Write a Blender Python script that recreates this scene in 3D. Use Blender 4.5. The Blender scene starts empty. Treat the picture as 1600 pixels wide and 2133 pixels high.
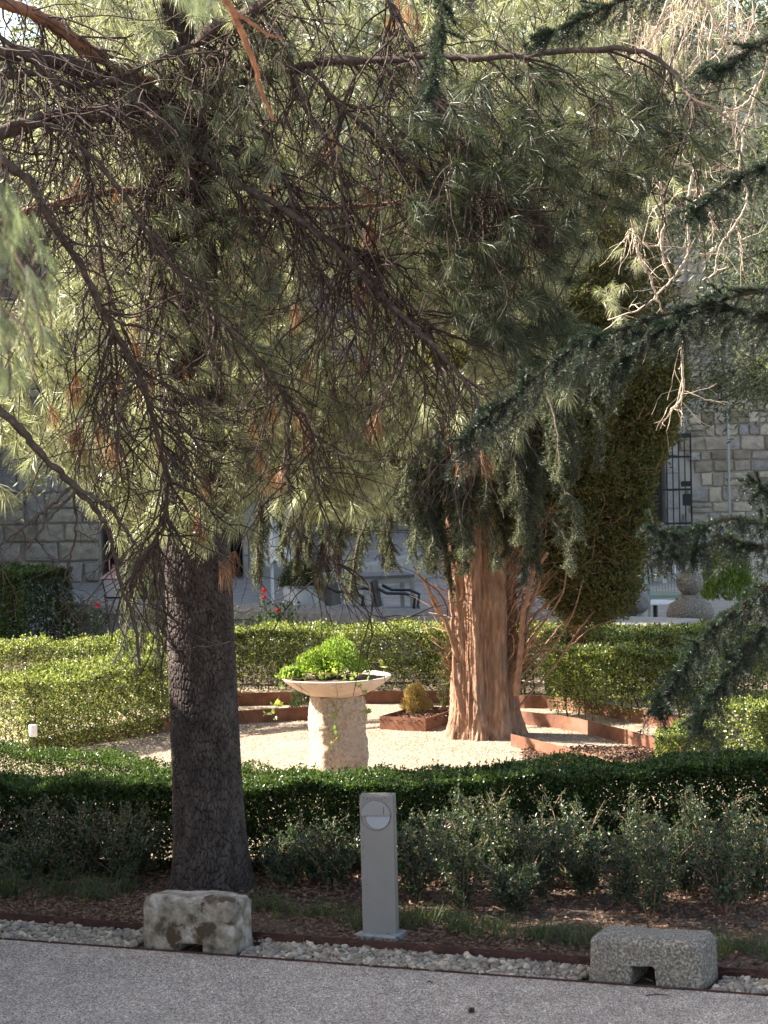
import bpy, math, random
import numpy as np
from mathutils import Vector, Matrix, noise as mnoise

rad = math.radians
SC = bpy.context.scene
COL = SC.collection
rng = np.random.default_rng(11)
random.seed(11)

# ------------------------------------------------------------------ camera
F = 5000.0
PITCH, ROLL, CAMZ = rad(2.65), rad(1.43), 3.0
cam_d = bpy.data.cameras.new('camera'); cam = bpy.data.objects.new('camera', cam_d); COL.objects.link(cam)
fw = Vector((0, math.cos(PITCH), -math.sin(PITCH)))
up0 = Vector((0, math.sin(PITCH), math.cos(PITCH)))
rt0 = Vector((1, 0, 0))
upv = up0 * math.cos(ROLL) + rt0 * math.sin(ROLL)
rtv = rt0 * math.cos(ROLL) - up0 * math.sin(ROLL)
cam.matrix_world = Matrix(((rtv.x, upv.x, -fw.x, 0), (rtv.y, upv.y, -fw.y, 0), (rtv.z, upv.z, -fw.z, CAMZ), (0, 0, 0, 1)))
cam_d.sensor_width = 36; cam_d.sensor_fit = 'HORIZONTAL'; cam_d.lens = 36 * F / 1600
cam_d.clip_start = 0.5; cam_d.clip_end = 2000
cam_d.dof.use_dof = True; cam_d.dof.focus_distance = 17.5; cam_d.dof.aperture_fstop = 11
SC.camera = cam

# ------------------------------------------------------------------ light
SUN_EL = rad(40)
SUN_TO = Vector((-0.955, 0.30, 0)).normalized() * math.cos(SUN_EL) + Vector((0, 0, math.sin(SUN_EL)))
w = bpy.data.worlds.new('World'); SC.world = w; w.use_nodes = True
nt = w.node_tree; bg = nt.nodes['Background']
sky = nt.nodes.new('ShaderNodeTexSky'); sky.sky_type = 'NISHITA'; sky.sun_disc = False
sky.sun_elevation = SUN_EL; sky.dust_density = 2.0; sky.ozone_density = 0.2; sky.air_density = 1.0
sky.sun_rotation = math.atan2(SUN_TO.x, SUN_TO.y)
tint = nt.nodes.new('ShaderNodeMix'); tint.data_type = 'RGBA'; tint.blend_type = 'MULTIPLY'; tint.inputs[0].default_value = 1; tint.inputs[7].default_value = (1.0, 0.94, 0.86, 1)
nt.links.new(sky.outputs[0], tint.inputs[6]); nt.links.new(tint.outputs[2], bg.inputs[0]); bg.inputs[1].default_value = 0.10
sun_d = bpy.data.lights.new('sun', 'SUN'); sun_d.energy = 5.0; sun_d.angle = rad(0.53); sun_d.color = (1, 0.93, 0.82)
sun = bpy.data.objects.new('sun', sun_d); COL.objects.link(sun)
sun.rotation_euler = SUN_TO.to_track_quat('Z', 'Y').to_euler(); sun.location = (-20, 10, 25)
SC.view_settings.view_transform = 'Standard'; SC.view_settings.look = 'None'
SC.view_settings.exposure = 2.32; SC.view_settings.gamma = 1; SC.view_settings.use_curve_mapping = False
SC.cycles.max_bounces = 8; SC.cycles.diffuse_bounces = 4; SC.cycles.transmission_bounces = 4; SC.cycles.transparent_max_bounces = 8

# ------------------------------------------------------------------ measuring helpers
def ray(px, py):
    return fw + rtv * ((px - 800) / F) + upv * ((1066.5 - py) / F)
def W(px, py, d):                       # world point at depth Y = d
    r = ray(px, py); t = d / r.y
    return np.array((r.x * t, d, CAMZ + r.z * t))
def G(px, py, z=0.0):                   # world point on the level z
    r = ray(px, py); t = (z - CAMZ) / r.z
    return np.array((r.x * t, r.y * t, z))
def unit(a):
    return a / np.maximum(np.linalg.norm(a, axis=-1, keepdims=True), 1e-9)
def runit(n):
    return unit(rng.normal(size=(n, 3)))
def perp(a):
    b = runit(len(a)); return unit(np.cross(a, b))

# ------------------------------------------------------------------ mesh helpers
def mesh_from(name, verts, faces, mat, parent=None, smooth=False, sizes=None):
    verts = np.asarray(verts, dtype=np.float32)
    if parent is not None:
        pl = parent_world(parent); verts = verts - np.array(pl, dtype=np.float32)
    me = bpy.data.meshes.new(name)
    me.vertices.add(len(verts)); me.vertices.foreach_set('co', verts.ravel())
    if sizes is None:
        faces = np.asarray(faces, dtype=np.int32); k = faces.shape[1]; n = len(faces)
        idx = faces.ravel(); sizes = np.full(n, k, dtype=np.int32)
    else:
        idx = np.asarray(faces, dtype=np.int32); sizes = np.asarray(sizes, dtype=np.int32); n = len(sizes)
    starts = np.concatenate(([0], np.cumsum(sizes)[:-1])).astype(np.int32)
    me.loops.add(len(idx)); me.loops.foreach_set('vertex_index', idx)
    me.polygons.add(n); me.polygons.foreach_set('loop_start', starts)
    me.polygons.foreach_set('loop_total', sizes)
    me.polygons.foreach_set('use_smooth', np.full(n, bool(smooth)))
    me.update(calc_edges=True)
    if mat is not None: me.materials.append(mat)
    o = bpy.data.objects.new(name, me); COL.objects.link(o)
    if parent is not None: o.parent = parent
    return o
def parent_world(p):
    l = Vector((0, 0, 0))
    while p is not None:
        l += p.location; p = p.parent
    return (l.x, l.y, l.z)

class Acc:
    """collects polygons for ONE mesh"""
    def __init__(s): s.v = []; s.f = []; s.z = []; s.n = 0
    def add(s, v, f):
        v = np.asarray(v, dtype=np.float32); f = np.asarray(f, dtype=np.int64)
        s.v.append(v); s.f.append((f + s.n).ravel()); s.z.append(np.full(len(f), f.shape[1])); s.n += len(v)
    def polys(s, v, fs):
        v = np.asarray(v, dtype=np.float32); s.v.append(v)
        for f in fs:
            s.f.append(np.asarray(f) + s.n); s.z.append(np.array([len(f)]))
        s.n += len(v)
    def tube(s, pts, radii, k=5, cap=True):
        pts = np.asarray(pts, dtype=float); n = len(pts)
        radii = np.broadcast_to(np.asarray(radii, dtype=float), (n,))
        t = unit(np.gradient(pts, axis=0))
        ref = np.array((0.13, 0.21, 1.0)) if abs(t[0, 2]) < 0.9 else np.array((1.0, 0.2, 0.1))
        a = unit(np.cross(t, ref)); b = np.cross(t, a)
        th = np.arange(k) * 2 * math.pi / k
        v = pts[:, None, :] + radii[:, None, None] * (np.cos(th)[None, :, None] * a[:, None, :] + np.sin(th)[None, :, None] * b[:, None, :])
        v = v.reshape(-1, 3)
        i = np.arange(n - 1)[:, None] * k; j = np.arange(k)[None, :]; j2 = (j + 1) % k
        f = np.stack([i + j, i + j2, i + k + j2, i + k + j], axis=-1).reshape(-1, 4)
        s.add(v, f)
        if cap and k >= 4:
            base = s.n - len(v)
            s.f.append(np.arange(k)[::-1] + base); s.z.append(np.array([k]))
            s.f.append(np.arange(k) + base + (n - 1) * k); s.z.append(np.array([k]))
    def box(s, c, size, yaw=0.0, bev=0.0):
        hx, hy, hz = size[0] / 2, size[1] / 2, size[2] / 2
        cs, sn = math.cos(yaw), math.sin(yaw)
        if bev <= 0:
            P = [(x, y, z) for z in (-hz, hz) for x, y in ((-hx, -hy), (hx, -hy), (hx, hy), (-hx, hy))]
            fs = [(3, 2, 1, 0), (4, 5, 6, 7), (0, 1, 5, 4), (1, 2, 6, 5), (2, 3, 7, 6), (3, 0, 4, 7)]
        else:
            bx = [(-hx + bev, -hy), (hx - bev, -hy), (hx, -hy + bev), (hx, hy - bev), (hx - bev, hy), (-hx + bev, hy), (-hx, hy - bev), (-hx, -hy + bev)]
            b2 = [(x * (1 - bev / hx), y * (1 - bev / hy)) for x, y in bx]
            P = [(x, y, -hz) for x, y in bx] + [(x, y, hz - bev) for x, y in bx] + [(x, y, hz) for x, y in b2]
            fs = [tuple(range(7, -1, -1)), tuple(range(16, 24))]
            for q in (0, 8):
                fs += [(q + i, q + (i + 1) % 8, q + 8 + (i + 1) % 8, q + 8 + i) for i in range(8)]
        P = np.array([(c[0] + x * cs - y * sn, c[1] + x * sn + y * cs, c[2] + z) for x, y, z in P])
        s.polys(P, fs)
    def lathe(s, c, prof, k=32, jit=0.0):
        prof = np.array(prof); n = len(prof); th = np.arange(k) * 2 * math.pi / k
        v = np.stack([prof[:, 0:1] * np.cos(th), prof[:, 0:1] * np.sin(th), np.repeat(prof[:, 1:2], k, 1)], -1)
        if jit: v = v + rng.normal(size=v.shape) * jit
        v = v.reshape(-1, 3) + np.array(c)
        i = np.arange(n - 1)[:, None] * k; j = np.arange(k)[None, :]; j2 = (j + 1) % k
        s.add(v, np.stack([i + j, i + j2, i + k + j2, i + k + j], -1).reshape(-1, 4))
    def build(s, name, mat, parent=None, smooth=False):
        return mesh_from(name, np.concatenate(s.v), np.concatenate(s.f), mat, parent, smooth, np.concatenate(s.z))

def thing(name, label, cat, loc=(0, 0, 0), group=None):
    o = bpy.data.objects.new(name, None); COL.objects.link(o); o.location = loc; o.empty_display_size = 0.1
    return tag(o, label, cat, group)
def tag(o, label, cat, group=None):
    o['label'] = label; o['category'] = cat
    if group: o['group'] = group
    return o
def kind(o, k):
    o['kind'] = k; return o

def leaf_quads(P, A, L, Wd, fold=0.25):
    """pointed four-corner leaves at P along A"""
    n = len(P); A = unit(A); B = perp(A); N = np.cross(A, B)
    L = np.broadcast_to(L, (n,))[:, None]; Wd = np.broadcast_to(Wd, (n,))[:, None]
    m = P + A * L * 0.5 + N * L * 0.06
    v = np.stack([P, m + B * Wd * 0.5 + N * Wd * fold * 0.5, P + A * L, m - B * Wd * 0.5], 1).reshape(-1, 3)
    f = np.arange(4 * n).reshape(-1, 4)
    return v, f
def needle_tris(P, A, L, wd):
    n = len(P); A = unit(A); B = perp(A)
    L = np.broadcast_to(L, (n,))[:, None]; wd = np.broadcast_to(wd, (n,))[:, None]
    v = np.stack([P - B * wd / 2, P + B * wd / 2, P + A * L], 1).reshape(-1, 3)
    return v, np.arange(3 * n).reshape(-1, 3)
def bent_needles(P, A, L, wd, g=0.25):
    """needles that bend under their weight: a quad and a tip triangle"""
    n = len(P); A = unit(A); B = perp(A)
    L = np.broadcast_to(L, (n,))[:, None]; wd = np.broadcast_to(wd, (n,))[:, None]
    m = P + A * L * 0.55
    A2 = unit(A + np.array((0, 0, -g)))
    t = m + A2 * L * 0.45
    v = np.stack([P - B * wd / 2, P + B * wd / 2, m + B * wd * 0.45, m - B * wd * 0.45, t], 1).reshape(-1, 3)
    b = np.arange(n)[:, None] * 5
    q = (b + np.array([0, 1, 2, 3])); tr = (b + np.array([3, 2, 4]))
    return v, q, tr

def smooth_line(pts, n):
    """Catmull-Rom resample"""
    pts = np.asarray(pts, dtype=float)
    if len(pts) == 2: return pts[0] + (pts[1] - pts[0]) * np.linspace(0, 1, n)[:, None]
    P = np.vstack([2 * pts[0] - pts[1], pts, 2 * pts[-1] - pts[-2]])
    u = np.linspace(0, len(pts) - 1 - 1e-6, n); i = u.astype(int); t = (u - i)[:, None]
    p0, p1, p2, p3 = P[i], P[i + 1], P[i + 2], P[i + 3]
    return 0.5 * (2 * p1 + (p2 - p0) * t + (2 * p0 - 5 * p1 + 4 * p2 - p3) * t ** 2 + (3 * p1 - p0 - 3 * p2 + p3) * t ** 3)

# ------------------------------------------------------------------ materials
def mat_new(name):
    m = bpy.data.materials.new(name); m.use_nodes = True
    return m, m.node_tree, m.node_tree.nodes['Principled BSDF']
def node(nt, t, **kw):
    n = nt.nodes.new(t)
    for k, v in kw.items():
        if k.startswith('i_'): n.inputs[k[2:].replace('_', ' ')].default_value = v
        else: setattr(n, k, v)
    return n
def ramp(nt, src, stops):
    r = nt.nodes.new('ShaderNodeValToRGB'); e = r.color_ramp.elements
    while len(e) < len(stops): e.new(0.5)
    for x, (p, c) in zip(e, stops): x.position = p; x.color = (*c, 1)
    nt.links.new(src, r.inputs[0]); return r.outputs[0]
def coords(nt, scale=(1, 1, 1)):
    g = nt.nodes.new('ShaderNodeNewGeometry'); mp = nt.nodes.new('ShaderNodeMapping'); mp.inputs['Scale'].default_value = scale
    nt.links.new(g.outputs['Position'], mp.inputs[0]); return mp.outputs[0]
def noise(nt, vec, scale, detail=6, rough=0.6, dist=0.0):
    n = node(nt, 'ShaderNodeTexNoise', i_Scale=scale, i_Detail=detail, i_Roughness=rough, i_Distortion=dist)
    nt.links.new(vec, n.inputs['Vector']); return n.outputs[0]
def mixc(nt, fac, a, b, mode='MIX'):
    m = nt.nodes.new('ShaderNodeMix'); m.data_type = 'RGBA'; m.blend_type = mode
    for k, v in ((0, fac), (6, a), (7, b)):
        if hasattr(v, 'is_linked') or hasattr(v, 'links'): nt.links.new(v, m.inputs[k])
        else: m.inputs[k].default_value = v if k == 0 else (*v, 1)
    return m.outputs[2]
def bump(nt, bsdf, h, strength=0.5, dist=0.01):
    b = nt.nodes.new('ShaderNodeBump'); b.inputs['Strength'].default_value = strength; b.inputs['Distance'].default_value = dist
    nt.links.new(h, b.inputs['Height']); nt.links.new(b.outputs[0], bsdf.inputs['Normal'])

def m_leaf(name, cols, trans=0.4, rough=0.45, tcol=None, pscale=1.5, gloss=0.3):
    m, nt, b = mat_new(name)
    g = nt.nodes.new('ShaderNodeNewGeometry')
    c = ramp(nt, g.outputs['Random Per Island'], [(i / (len(cols) - 1), k) for i, k in enumerate(cols)])
    nz = noise(nt, coords(nt), pscale, 2)
    c = mixc(nt, 1.0, c, ramp(nt, nz, [(0.3, (0.72, 0.72, 0.72)), (0.7, (1.25, 1.25, 1.2))]), 'MULTIPLY')
    nt.links.new(c, b.inputs['Base Color']); b.inputs['Roughness'].default_value = rough
    b.inputs['Specular IOR Level'].default_value = gloss
    t = nt.nodes.new('ShaderNodeBsdfTranslucent')
    tc = mixc(nt, 1.0, c, tcol or (1.4, 1.45, 0.75), 'MULTIPLY')
    nt.links.new(tc, t.inputs[0])
    mx = nt.nodes.new('ShaderNodeMixShader'); mx.inputs[0].default_value = trans
    nt.links.new(b.outputs[0], mx.inputs[1]); nt.links.new(t.outputs[0], mx.inputs[2])
    nt.links.new(mx.outputs[0], nt.nodes['Material Output'].inputs[0])
    return m
def m_rough(name, stops, scale, rough=0.85, bs=0.5, bd=0.01, bscale=None, stretch=(1, 1, 1), detail=8, second=None, spec=0.3, island=0.0):
    m, nt, b = mat_new(name)
    v = coords(nt, stretch)
    n = noise(nt, v, scale, detail, 0.62)
    c = ramp(nt, n, stops)
    if second:
        sc, lo, hi, col = second
        n2 = noise(nt, coords(nt), sc, 5)
        f = ramp(nt, n2, [(lo, (0, 0, 0)), (hi, (1, 1, 1))])
        c = mixc(nt, f, c, col)
    if island:
        g = nt.nodes.new('ShaderNodeNewGeometry')
        c = mixc(nt, 1.0, c, ramp(nt, g.outputs['Random Per Island'], [(0, (1 - island,) * 3), (1, (1 + island,) * 3)]), 'MULTIPLY')
    nt.links.new(c, b.inputs['Base Color']); b.inputs['Roughness'].default_value = rough; b.inputs['Specular IOR Level'].default_value = spec
    bump(nt, b, noise(nt, v, bscale or scale * 2, 6, 0.7), bs, bd)
    return m
def m_plain(name, col, rough=0.5, metal=0.0, var=0.12, scale=8, bs=0.1):
    m, nt, b = mat_new(name)
    n = noise(nt, coords(nt), scale, 6)
    c = ramp(nt, n, [(0.25, tuple(x * (1 - var) for x in col)), (0.75, tuple(min(1, x * (1 + var)) for x in col))])
    nt.links.new(c, b.inputs['Base Color']); b.inputs['Roughness'].default_value = rough; b.inputs['Metallic'].default_value = metal
    bump(nt, b, noise(nt, coords(nt), scale * 12, 3), bs, 0.002)
    return m
def m_object(name, stops, scale, rough=0.85, bd=0.01, bscale=20):
    """stone whose tone differs from piece to piece"""
    m, nt, b = mat_new(name)
    oi = nt.nodes.new('ShaderNodeObjectInfo'); gi = nt.nodes.new('ShaderNodeNewGeometry')
    ad = node(nt, 'ShaderNodeMath', operation='ADD'); fr = node(nt, 'ShaderNodeMath', operation='FRACT')
    nt.links.new(oi.outputs['Random'], ad.inputs[0]); nt.links.new(gi.outputs['Random Per Island'], ad.inputs[1]); nt.links.new(ad.outputs[0], fr.inputs[0])
    c = ramp(nt, fr.outputs[0], stops)
    n = noise(nt, coords(nt), scale, 8, 0.65)
    c = mixc(nt, 1.0, c, ramp(nt, n, [(0.3, (0.6, 0.6, 0.62)), (0.55, (1, 1, 1)), (0.75, (1.25, 1.22, 1.15))]), 'MULTIPLY')
    nt.links.new(c, b.inputs['Base Color']); b.inputs['Roughness'].default_value = rough; b.inputs['Specular IOR Level'].default_value = 0.25
    bump(nt, b, noise(nt, coords(nt), bscale, 8, 0.7), 0.7, bd)
    return m

def m_gravel(name, cols, scale, fine=2.2, bd=0.006, big=((0.35, (0.85, 0.85, 0.85)), (0.7, (1.12, 1.1, 1.08)))):
    m, nt, b = mat_new(name)
    v = coords(nt)
    vo = node(nt, 'ShaderNodeTexVoronoi', i_Scale=scale); nt.links.new(v, vo.inputs['Vector'])
    sp = nt.nodes.new('ShaderNodeSeparateColor'); nt.links.new(vo.outputs['Color'], sp.inputs[0])
    c = ramp(nt, sp.outputs[0], [(i / (len(cols) - 1), k) for i, k in enumerate(cols)])
    c = mixc(nt, 1.0, c, ramp(nt, noise(nt, v, 1.3, 5), list(big)), 'MULTIPLY')
    c = mixc(nt, 1.0, c, ramp(nt, noise(nt, v, 14, 4), [(0.35, (0.82, 0.82, 0.82)), (0.65, (1.1, 1.1, 1.1))]), 'MULTIPLY')
    c = mixc(nt, 1.0, c, ramp(nt, vo.outputs['Distance'], [(0.0, (1.1, 1.1, 1.1)), (0.75, (0.45, 0.43, 0.4))]), 'MULTIPLY')
    nt.links.new(c, b.inputs['Base Color']); b.inputs['Roughness'].default_value = 0.9; b.inputs['Specular IOR Level'].default_value = 0.2
    inv = node(nt, 'ShaderNodeMath', operation='SUBTRACT'); inv.inputs[0].default_value = 1; nt.links.new(vo.outputs['Distance'], inv.inputs[1])
    ad = node(nt, 'ShaderNodeMath', operation='ADD'); nt.links.new(inv.outputs[0], ad.inputs[0]); nt.links.new(noise(nt, v, scale * 0.2, 4), ad.inputs[1])
    bump(nt, b, ad.outputs[0], 0.8, bd)
    return m

def m_bark(name, stops, scale, **kw):
    m = m_rough(name, stops, scale, **kw); nt = m.node_tree; b = nt.nodes['Principled BSDF']
    at = nt.nodes.new('ShaderNodeAttribute'); at.attribute_name = 'fissure'
    src = b.inputs['Base Color'].links[0].from_socket
    c = mixc(nt, 1.0, src, ramp(nt, at.outputs['Fac'], [(0.0, (0.42, 0.36, 0.33)), (0.55, (1, 1, 1)), (1, (1.2, 1.17, 1.15))]), 'MULTIPLY')
    nt.links.new(c, b.inputs['Base Color']); return m
M = {}
M['path'] = m_gravel('path_gravel', [(0.24, 0.19, 0.155), (0.64, 0.52, 0.43), (0.87, 0.73, 0.61), (0.38, 0.31, 0.26)], 95, bd=0.012)
M['gravel'] = m_gravel('garden_gravel', [(0.33, 0.25, 0.18), (0.46, 0.36, 0.27), (0.52, 0.42, 0.32), (0.36, 0.29, 0.22)], 55, bd=0.012)
M['grit_path'] = m_object('path_grit', [(0, (0.12, 0.10, 0.085)), (0.3, (0.44, 0.36, 0.30)), (0.6, (0.25, 0.215, 0.19)), (1, (0.76, 0.66, 0.56))], 5, bd=0.0005)
M['grit_garden'] = m_object('garden_grit', [(0, (0.26, 0.19, 0.135)), (0.4, (0.48, 0.37, 0.275)), (0.7, (0.40, 0.31, 0.235)), (1, (0.62, 0.52, 0.42))], 5, bd=0.0005)
M['soil'] = m_rough('soil', [(0.3, (0.035, 0.024, 0.017)), (0.55, (0.075, 0.05, 0.035)), (0.8, (0.12, 0.085, 0.06))], 30, bd=0.02, bs=0.8)
M['ground'] = m_rough('ground', [(0.3, (0.10, 0.08, 0.055)), (0.7, (0.2, 0.16, 0.11))], 8, bd=0.02)
M['chip'] = m_rough('bark_chips', [(0.3, (0.10, 0.05, 0.03)), (0.6, (0.20, 0.115, 0.075)), (0.85, (0.34, 0.24, 0.17))], 60, island=0.5)
M['pebble'] = m_object('pebble', [(0, (0.13, 0.105, 0.08)), (0.25, (0.34, 0.27, 0.20)), (0.5, (0.20, 0.17, 0.14)), (0.75, (0.52, 0.43, 0.32)), (1, (0.16, 0.145, 0.135))], 40, bd=0.001, bscale=90)
M['corten'] = m_rough('rusted_steel', [(0.3, (0.10, 0.042, 0.026)), (0.55, (0.19, 0.082, 0.046)), (0.8, (0.28, 0.135, 0.08))], 9, rough=0.75, bs=0.3, bd=0.002, bscale=80, second=(1.5, 0.5, 0.75, (0.30, 0.15, 0.10)))
M['corten_dark'] = m_rough('dark_rusted_steel', [(0.3, (0.03, 0.014, 0.012)), (0.7, (0.085, 0.035, 0.026))], 14, rough=0.8, bs=0.3, bd=0.002)
M['bark'] = m_bark('pine_bark', [(0.3, (0.026, 0.019, 0.017)), (0.5, (0.055, 0.041, 0.035)), (0.75, (0.105, 0.082, 0.07))], 16, bs=0.9, bd=0.008, bscale=60, stretch=(1, 1, 0.45), second=(2.2, 0.55, 0.75, (0.11, 0.10, 0.09)))
M['twig'] = m_rough('dead_twig_bark', [(0.3, (0.025, 0.016, 0.012)), (0.6, (0.065, 0.040, 0.030)), (0.85, (0.15, 0.098, 0.072))], 10, bs=0.4, bd=0.003, island=0.3)
M['limb'] = m_rough('limb_bark', [(0.3, (0.035, 0.025, 0.021)), (0.55, (0.08, 0.056, 0.044)), (0.8, (0.20, 0.125, 0.085))], 22, bs=1.0, bd=0.012, bscale=45, second=(3, 0.55, 0.7, (0.13, 0.12, 0.085)))
M['redlimb'] = m_rough('reddish_limb_bark', [(0.3, (0.12, 0.05, 0.03)), (0.6, (0.27, 0.13, 0.075)), (0.85, (0.38, 0.22, 0.14))], 22, bs=0.8, bd=0.008)
M['palebark'] = m_rough('pale_twig_bark', [(0.3, (0.32, 0.24, 0.18)), (0.6, (0.54, 0.44, 0.35)), (0.85, (0.68, 0.58, 0.49))], 20, bs=0.5, bd=0.003)
M['cypbark'] = m_rough('cypress_bark', [(0.3, (0.15, 0.075, 0.048)), (0.5, (0.32, 0.18, 0.115)), (0.75, (0.52, 0.35, 0.25))], 24, bs=1.0, bd=0.03, bscale=46, stretch=(1, 1, 0.2), second=(3.5, 0.5, 0.72, (0.20, 0.14, 0.105)))
M['cyptwig'] = m_rough('cypress_twig_bark', [(0.3, (0.16, 0.08, 0.05)), (0.7, (0.33, 0.19, 0.12))], 20, bs=0.4, bd=0.003, island=0.25)
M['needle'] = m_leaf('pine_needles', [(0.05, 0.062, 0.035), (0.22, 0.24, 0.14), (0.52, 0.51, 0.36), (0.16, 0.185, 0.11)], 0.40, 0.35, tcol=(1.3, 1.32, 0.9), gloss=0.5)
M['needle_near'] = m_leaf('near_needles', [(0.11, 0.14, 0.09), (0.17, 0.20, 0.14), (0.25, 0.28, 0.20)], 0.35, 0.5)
M['needle_dark'] = m_leaf('shaded_pine_needles', [(0.028, 0.038, 0.024), (0.06, 0.072, 0.042), (0.10, 0.108, 0.066)], 0.3, 0.4)  # shade put into the colour: a darker copy of the pine needles
M['needle_dead'] = m_leaf('dead_pine_needles', [(0.16, 0.075, 0.04), (0.26, 0.13, 0.07), (0.34, 0.20, 0.11)], 0.25, 0.6, tcol=(1.3, 1.1, 0.7))
M['fir'] = m_leaf('fir_needles', [(0.014, 0.024, 0.017), (0.032, 0.048, 0.032), (0.07, 0.09, 0.062)], 0.12, 0.45, tcol=(1.1, 1.4, 0.8))
M['cedar'] = m_leaf('cedar_needles', [(0.05, 0.065, 0.04), (0.11, 0.135, 0.085), (0.22, 0.24, 0.165)], 0.25, 0.5)
M['cypress'] = m_leaf('cypress_foliage', [(0.04, 0.045, 0.016), (0.09, 0.098, 0.03), (0.145, 0.145, 0.05), (0.15, 0.11, 0.05)], 0.25, 0.6)
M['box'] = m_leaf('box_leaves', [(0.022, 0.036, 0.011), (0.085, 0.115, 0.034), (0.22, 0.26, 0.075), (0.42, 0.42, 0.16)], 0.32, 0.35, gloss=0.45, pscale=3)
M['box_dark'] = m_leaf('dark_box_leaves', [(0.018, 0.035, 0.011), (0.045, 0.08, 0.022), (0.10, 0.14, 0.038)], 0.35, 0.35, gloss=0.45, pscale=3)  # box leaves with shade painted in; also serves plain dark foliage
M['shrub'] = m_leaf('shrub_leaves', [(0.018, 0.033, 0.018), (0.042, 0.065, 0.034), (0.11, 0.145, 0.075)], 0.3, 0.4, gloss=0.5)
M['bright'] = m_leaf('bright_leaves', [(0.08, 0.13, 0.025), (0.15, 0.23, 0.045), (0.25, 0.31, 0.08)], 0.45, 0.4)
M['ivy'] = m_leaf('ivy_leaves', [(0.08, 0.16, 0.05), (0.17, 0.24, 0.07), (0.34, 0.36, 0.12)], 0.4, 0.35)
M['golden'] = m_leaf('golden_conifer', [(0.35, 0.25, 0.09), (0.46, 0.36, 0.15), (0.55, 0.47, 0.24)], 0.3, 0.6, tcol=(1.2, 1.1, 0.7))
M['grass'] = m_leaf('grass_blades', [(0.03, 0.055, 0.022), (0.06, 0.085, 0.035), (0.13, 0.13, 0.07)], 0.35, 0.5)
M['rose'] = m_leaf('rose_petals', [(0.55, 0.03, 0.04), (0.7, 0.07, 0.08)], 0.3, 0.5, tcol=(1.2, 1, 1))
M['stone_a'] = m_rough('lichened_stone', [(0.34, (0.075, 0.06, 0.042)), (0.44, (0.19, 0.155, 0.115)), (0.54, (0.29, 0.245, 0.195)), (0.64, (0.42, 0.37, 0.32))], 11, bs=0.9, bd=0.012, bscale=35, second=(5, 0.58, 0.63, (0.07, 0.045, 0.028)))
M['granite'] = m_rough('granite', [(0.3, (0.06, 0.05, 0.04)), (0.5, (0.18, 0.155, 0.125)), (0.72, (0.45, 0.41, 0.36))], 75, bs=0.9, bd=0.006, bscale=90, detail=3, second=(4, 0.55, 0.8, (0.22, 0.17, 0.125)))
M['column'] = m_rough('hewn_stone', [(0.3, (0.22, 0.16, 0.12)), (0.5, (0.42, 0.32, 0.24)), (0.72, (0.58, 0.47, 0.37))], 40, bs=1.0, bd=0.02, bscale=55, detail=4, second=(5, 0.5, 0.8, (0.42, 0.33, 0.27)))
M['bowl'] = m_rough('cast_stone', [(0.3, (0.48, 0.37, 0.29)), (0.6, (0.60, 0.48, 0.39))], 10, bs=0.4, bd=0.003, bscale=120)
M['wallstone'] = m_object('wall_stone', [(0, (0.20, 0.165, 0.12)), (0.25, (0.36, 0.31, 0.245)), (0.5, (0.30, 0.285, 0.265)), (0.75, (0.48, 0.41, 0.31)), (1, (0.24, 0.22, 0.21))], 7, bd=0.03, bscale=14)
M['mortar'] = m_rough('wall_mortar', [(0.3, (0.30, 0.27, 0.235)), (0.7, (0.44, 0.40, 0.35))], 3, bd=0.03, bscale=12)
M['dressed'] = m_rough('dressed_stone', [(0.3, (0.25, 0.235, 0.215)), (0.7, (0.37, 0.355, 0.33))], 6, bs=0.4, bd=0.006, bscale=40, second=(2, 0.5, 0.8, (0.36, 0.33, 0.28)))
M['coping'] = m_rough('coping_stone', [(0.3, (0.13, 0.125, 0.12)), (0.7, (0.30, 0.285, 0.27))], 14, bs=0.6, bd=0.006, second=(3, 0.5, 0.7, (0.18, 0.175, 0.17)))
M['iron'] = m_plain('black_iron', (0.02, 0.02, 0.022), 0.5, 0.6)
M['black'] = m_plain('black_plastic', (0.018, 0.018, 0.02), 0.4)
M['dark'] = m_plain('dark_opening', (0.02, 0.02, 0.024), 0.6)
M['whitemetal'] = m_plain('white_metal', (0.72, 0.73, 0.75), 0.35)
M['wood'] = m_rough('table_wood', [(0.3, (0.09, 0.06, 0.045)), (0.7, (0.17, 0.12, 0.09))], 12, stretch=(1, 8, 1))
M['paint'] = m_rough('worn_grey_paint', [(0.3, (0.185, 0.165, 0.15)), (0.7, (0.225, 0.205, 0.19))], 3, rough=0.42, bs=0.08, bd=0.001, bscale=200, spec=0.5, second=(38, 0.70, 0.74, (0.06, 0.045, 0.035)))
M['disc'] = m_plain('disc_paint', (0.24, 0.235, 0.24), 0.35, 0.2, 0.06)
M['lens'] = m_plain('frosted_lens', (0.30, 0.31, 0.34), 0.3, 0, 0.05)
M['concrete'] = m_rough('concrete', [(0.3, (0.16, 0.155, 0.15)), (0.7, (0.30, 0.29, 0.28))], 20, bs=0.5, bd=0.004)
M['copper'] = m_plain('copper_roof', (0.30, 0.19, 0.17), 0.6, 0.2, 0.2)
M['glass'] = m_plain('frosted_glass', (0.52, 0.46, 0.47), 0.2, 0, 0.2)
M['canvas'] = m_plain('parasol_canvas', (0.74, 0.72, 0.68), 0.9, 0, 0.06)
M['pipe'] = m_plain('dull_pipe', (0.32, 0.32, 0.32), 0.5, 0.3)
M['planter'] = m_plain('white_planter', (0.45, 0.45, 0.44), 0.5)
M['greywood'] = m_plain('grey_door', (0.10, 0.10, 0.11), 0.6)
M['wire'] = m_plain('green_wire', (0.18, 0.24, 0.19), 0.5)
m, nt, b = mat_new('flagstones')
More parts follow.
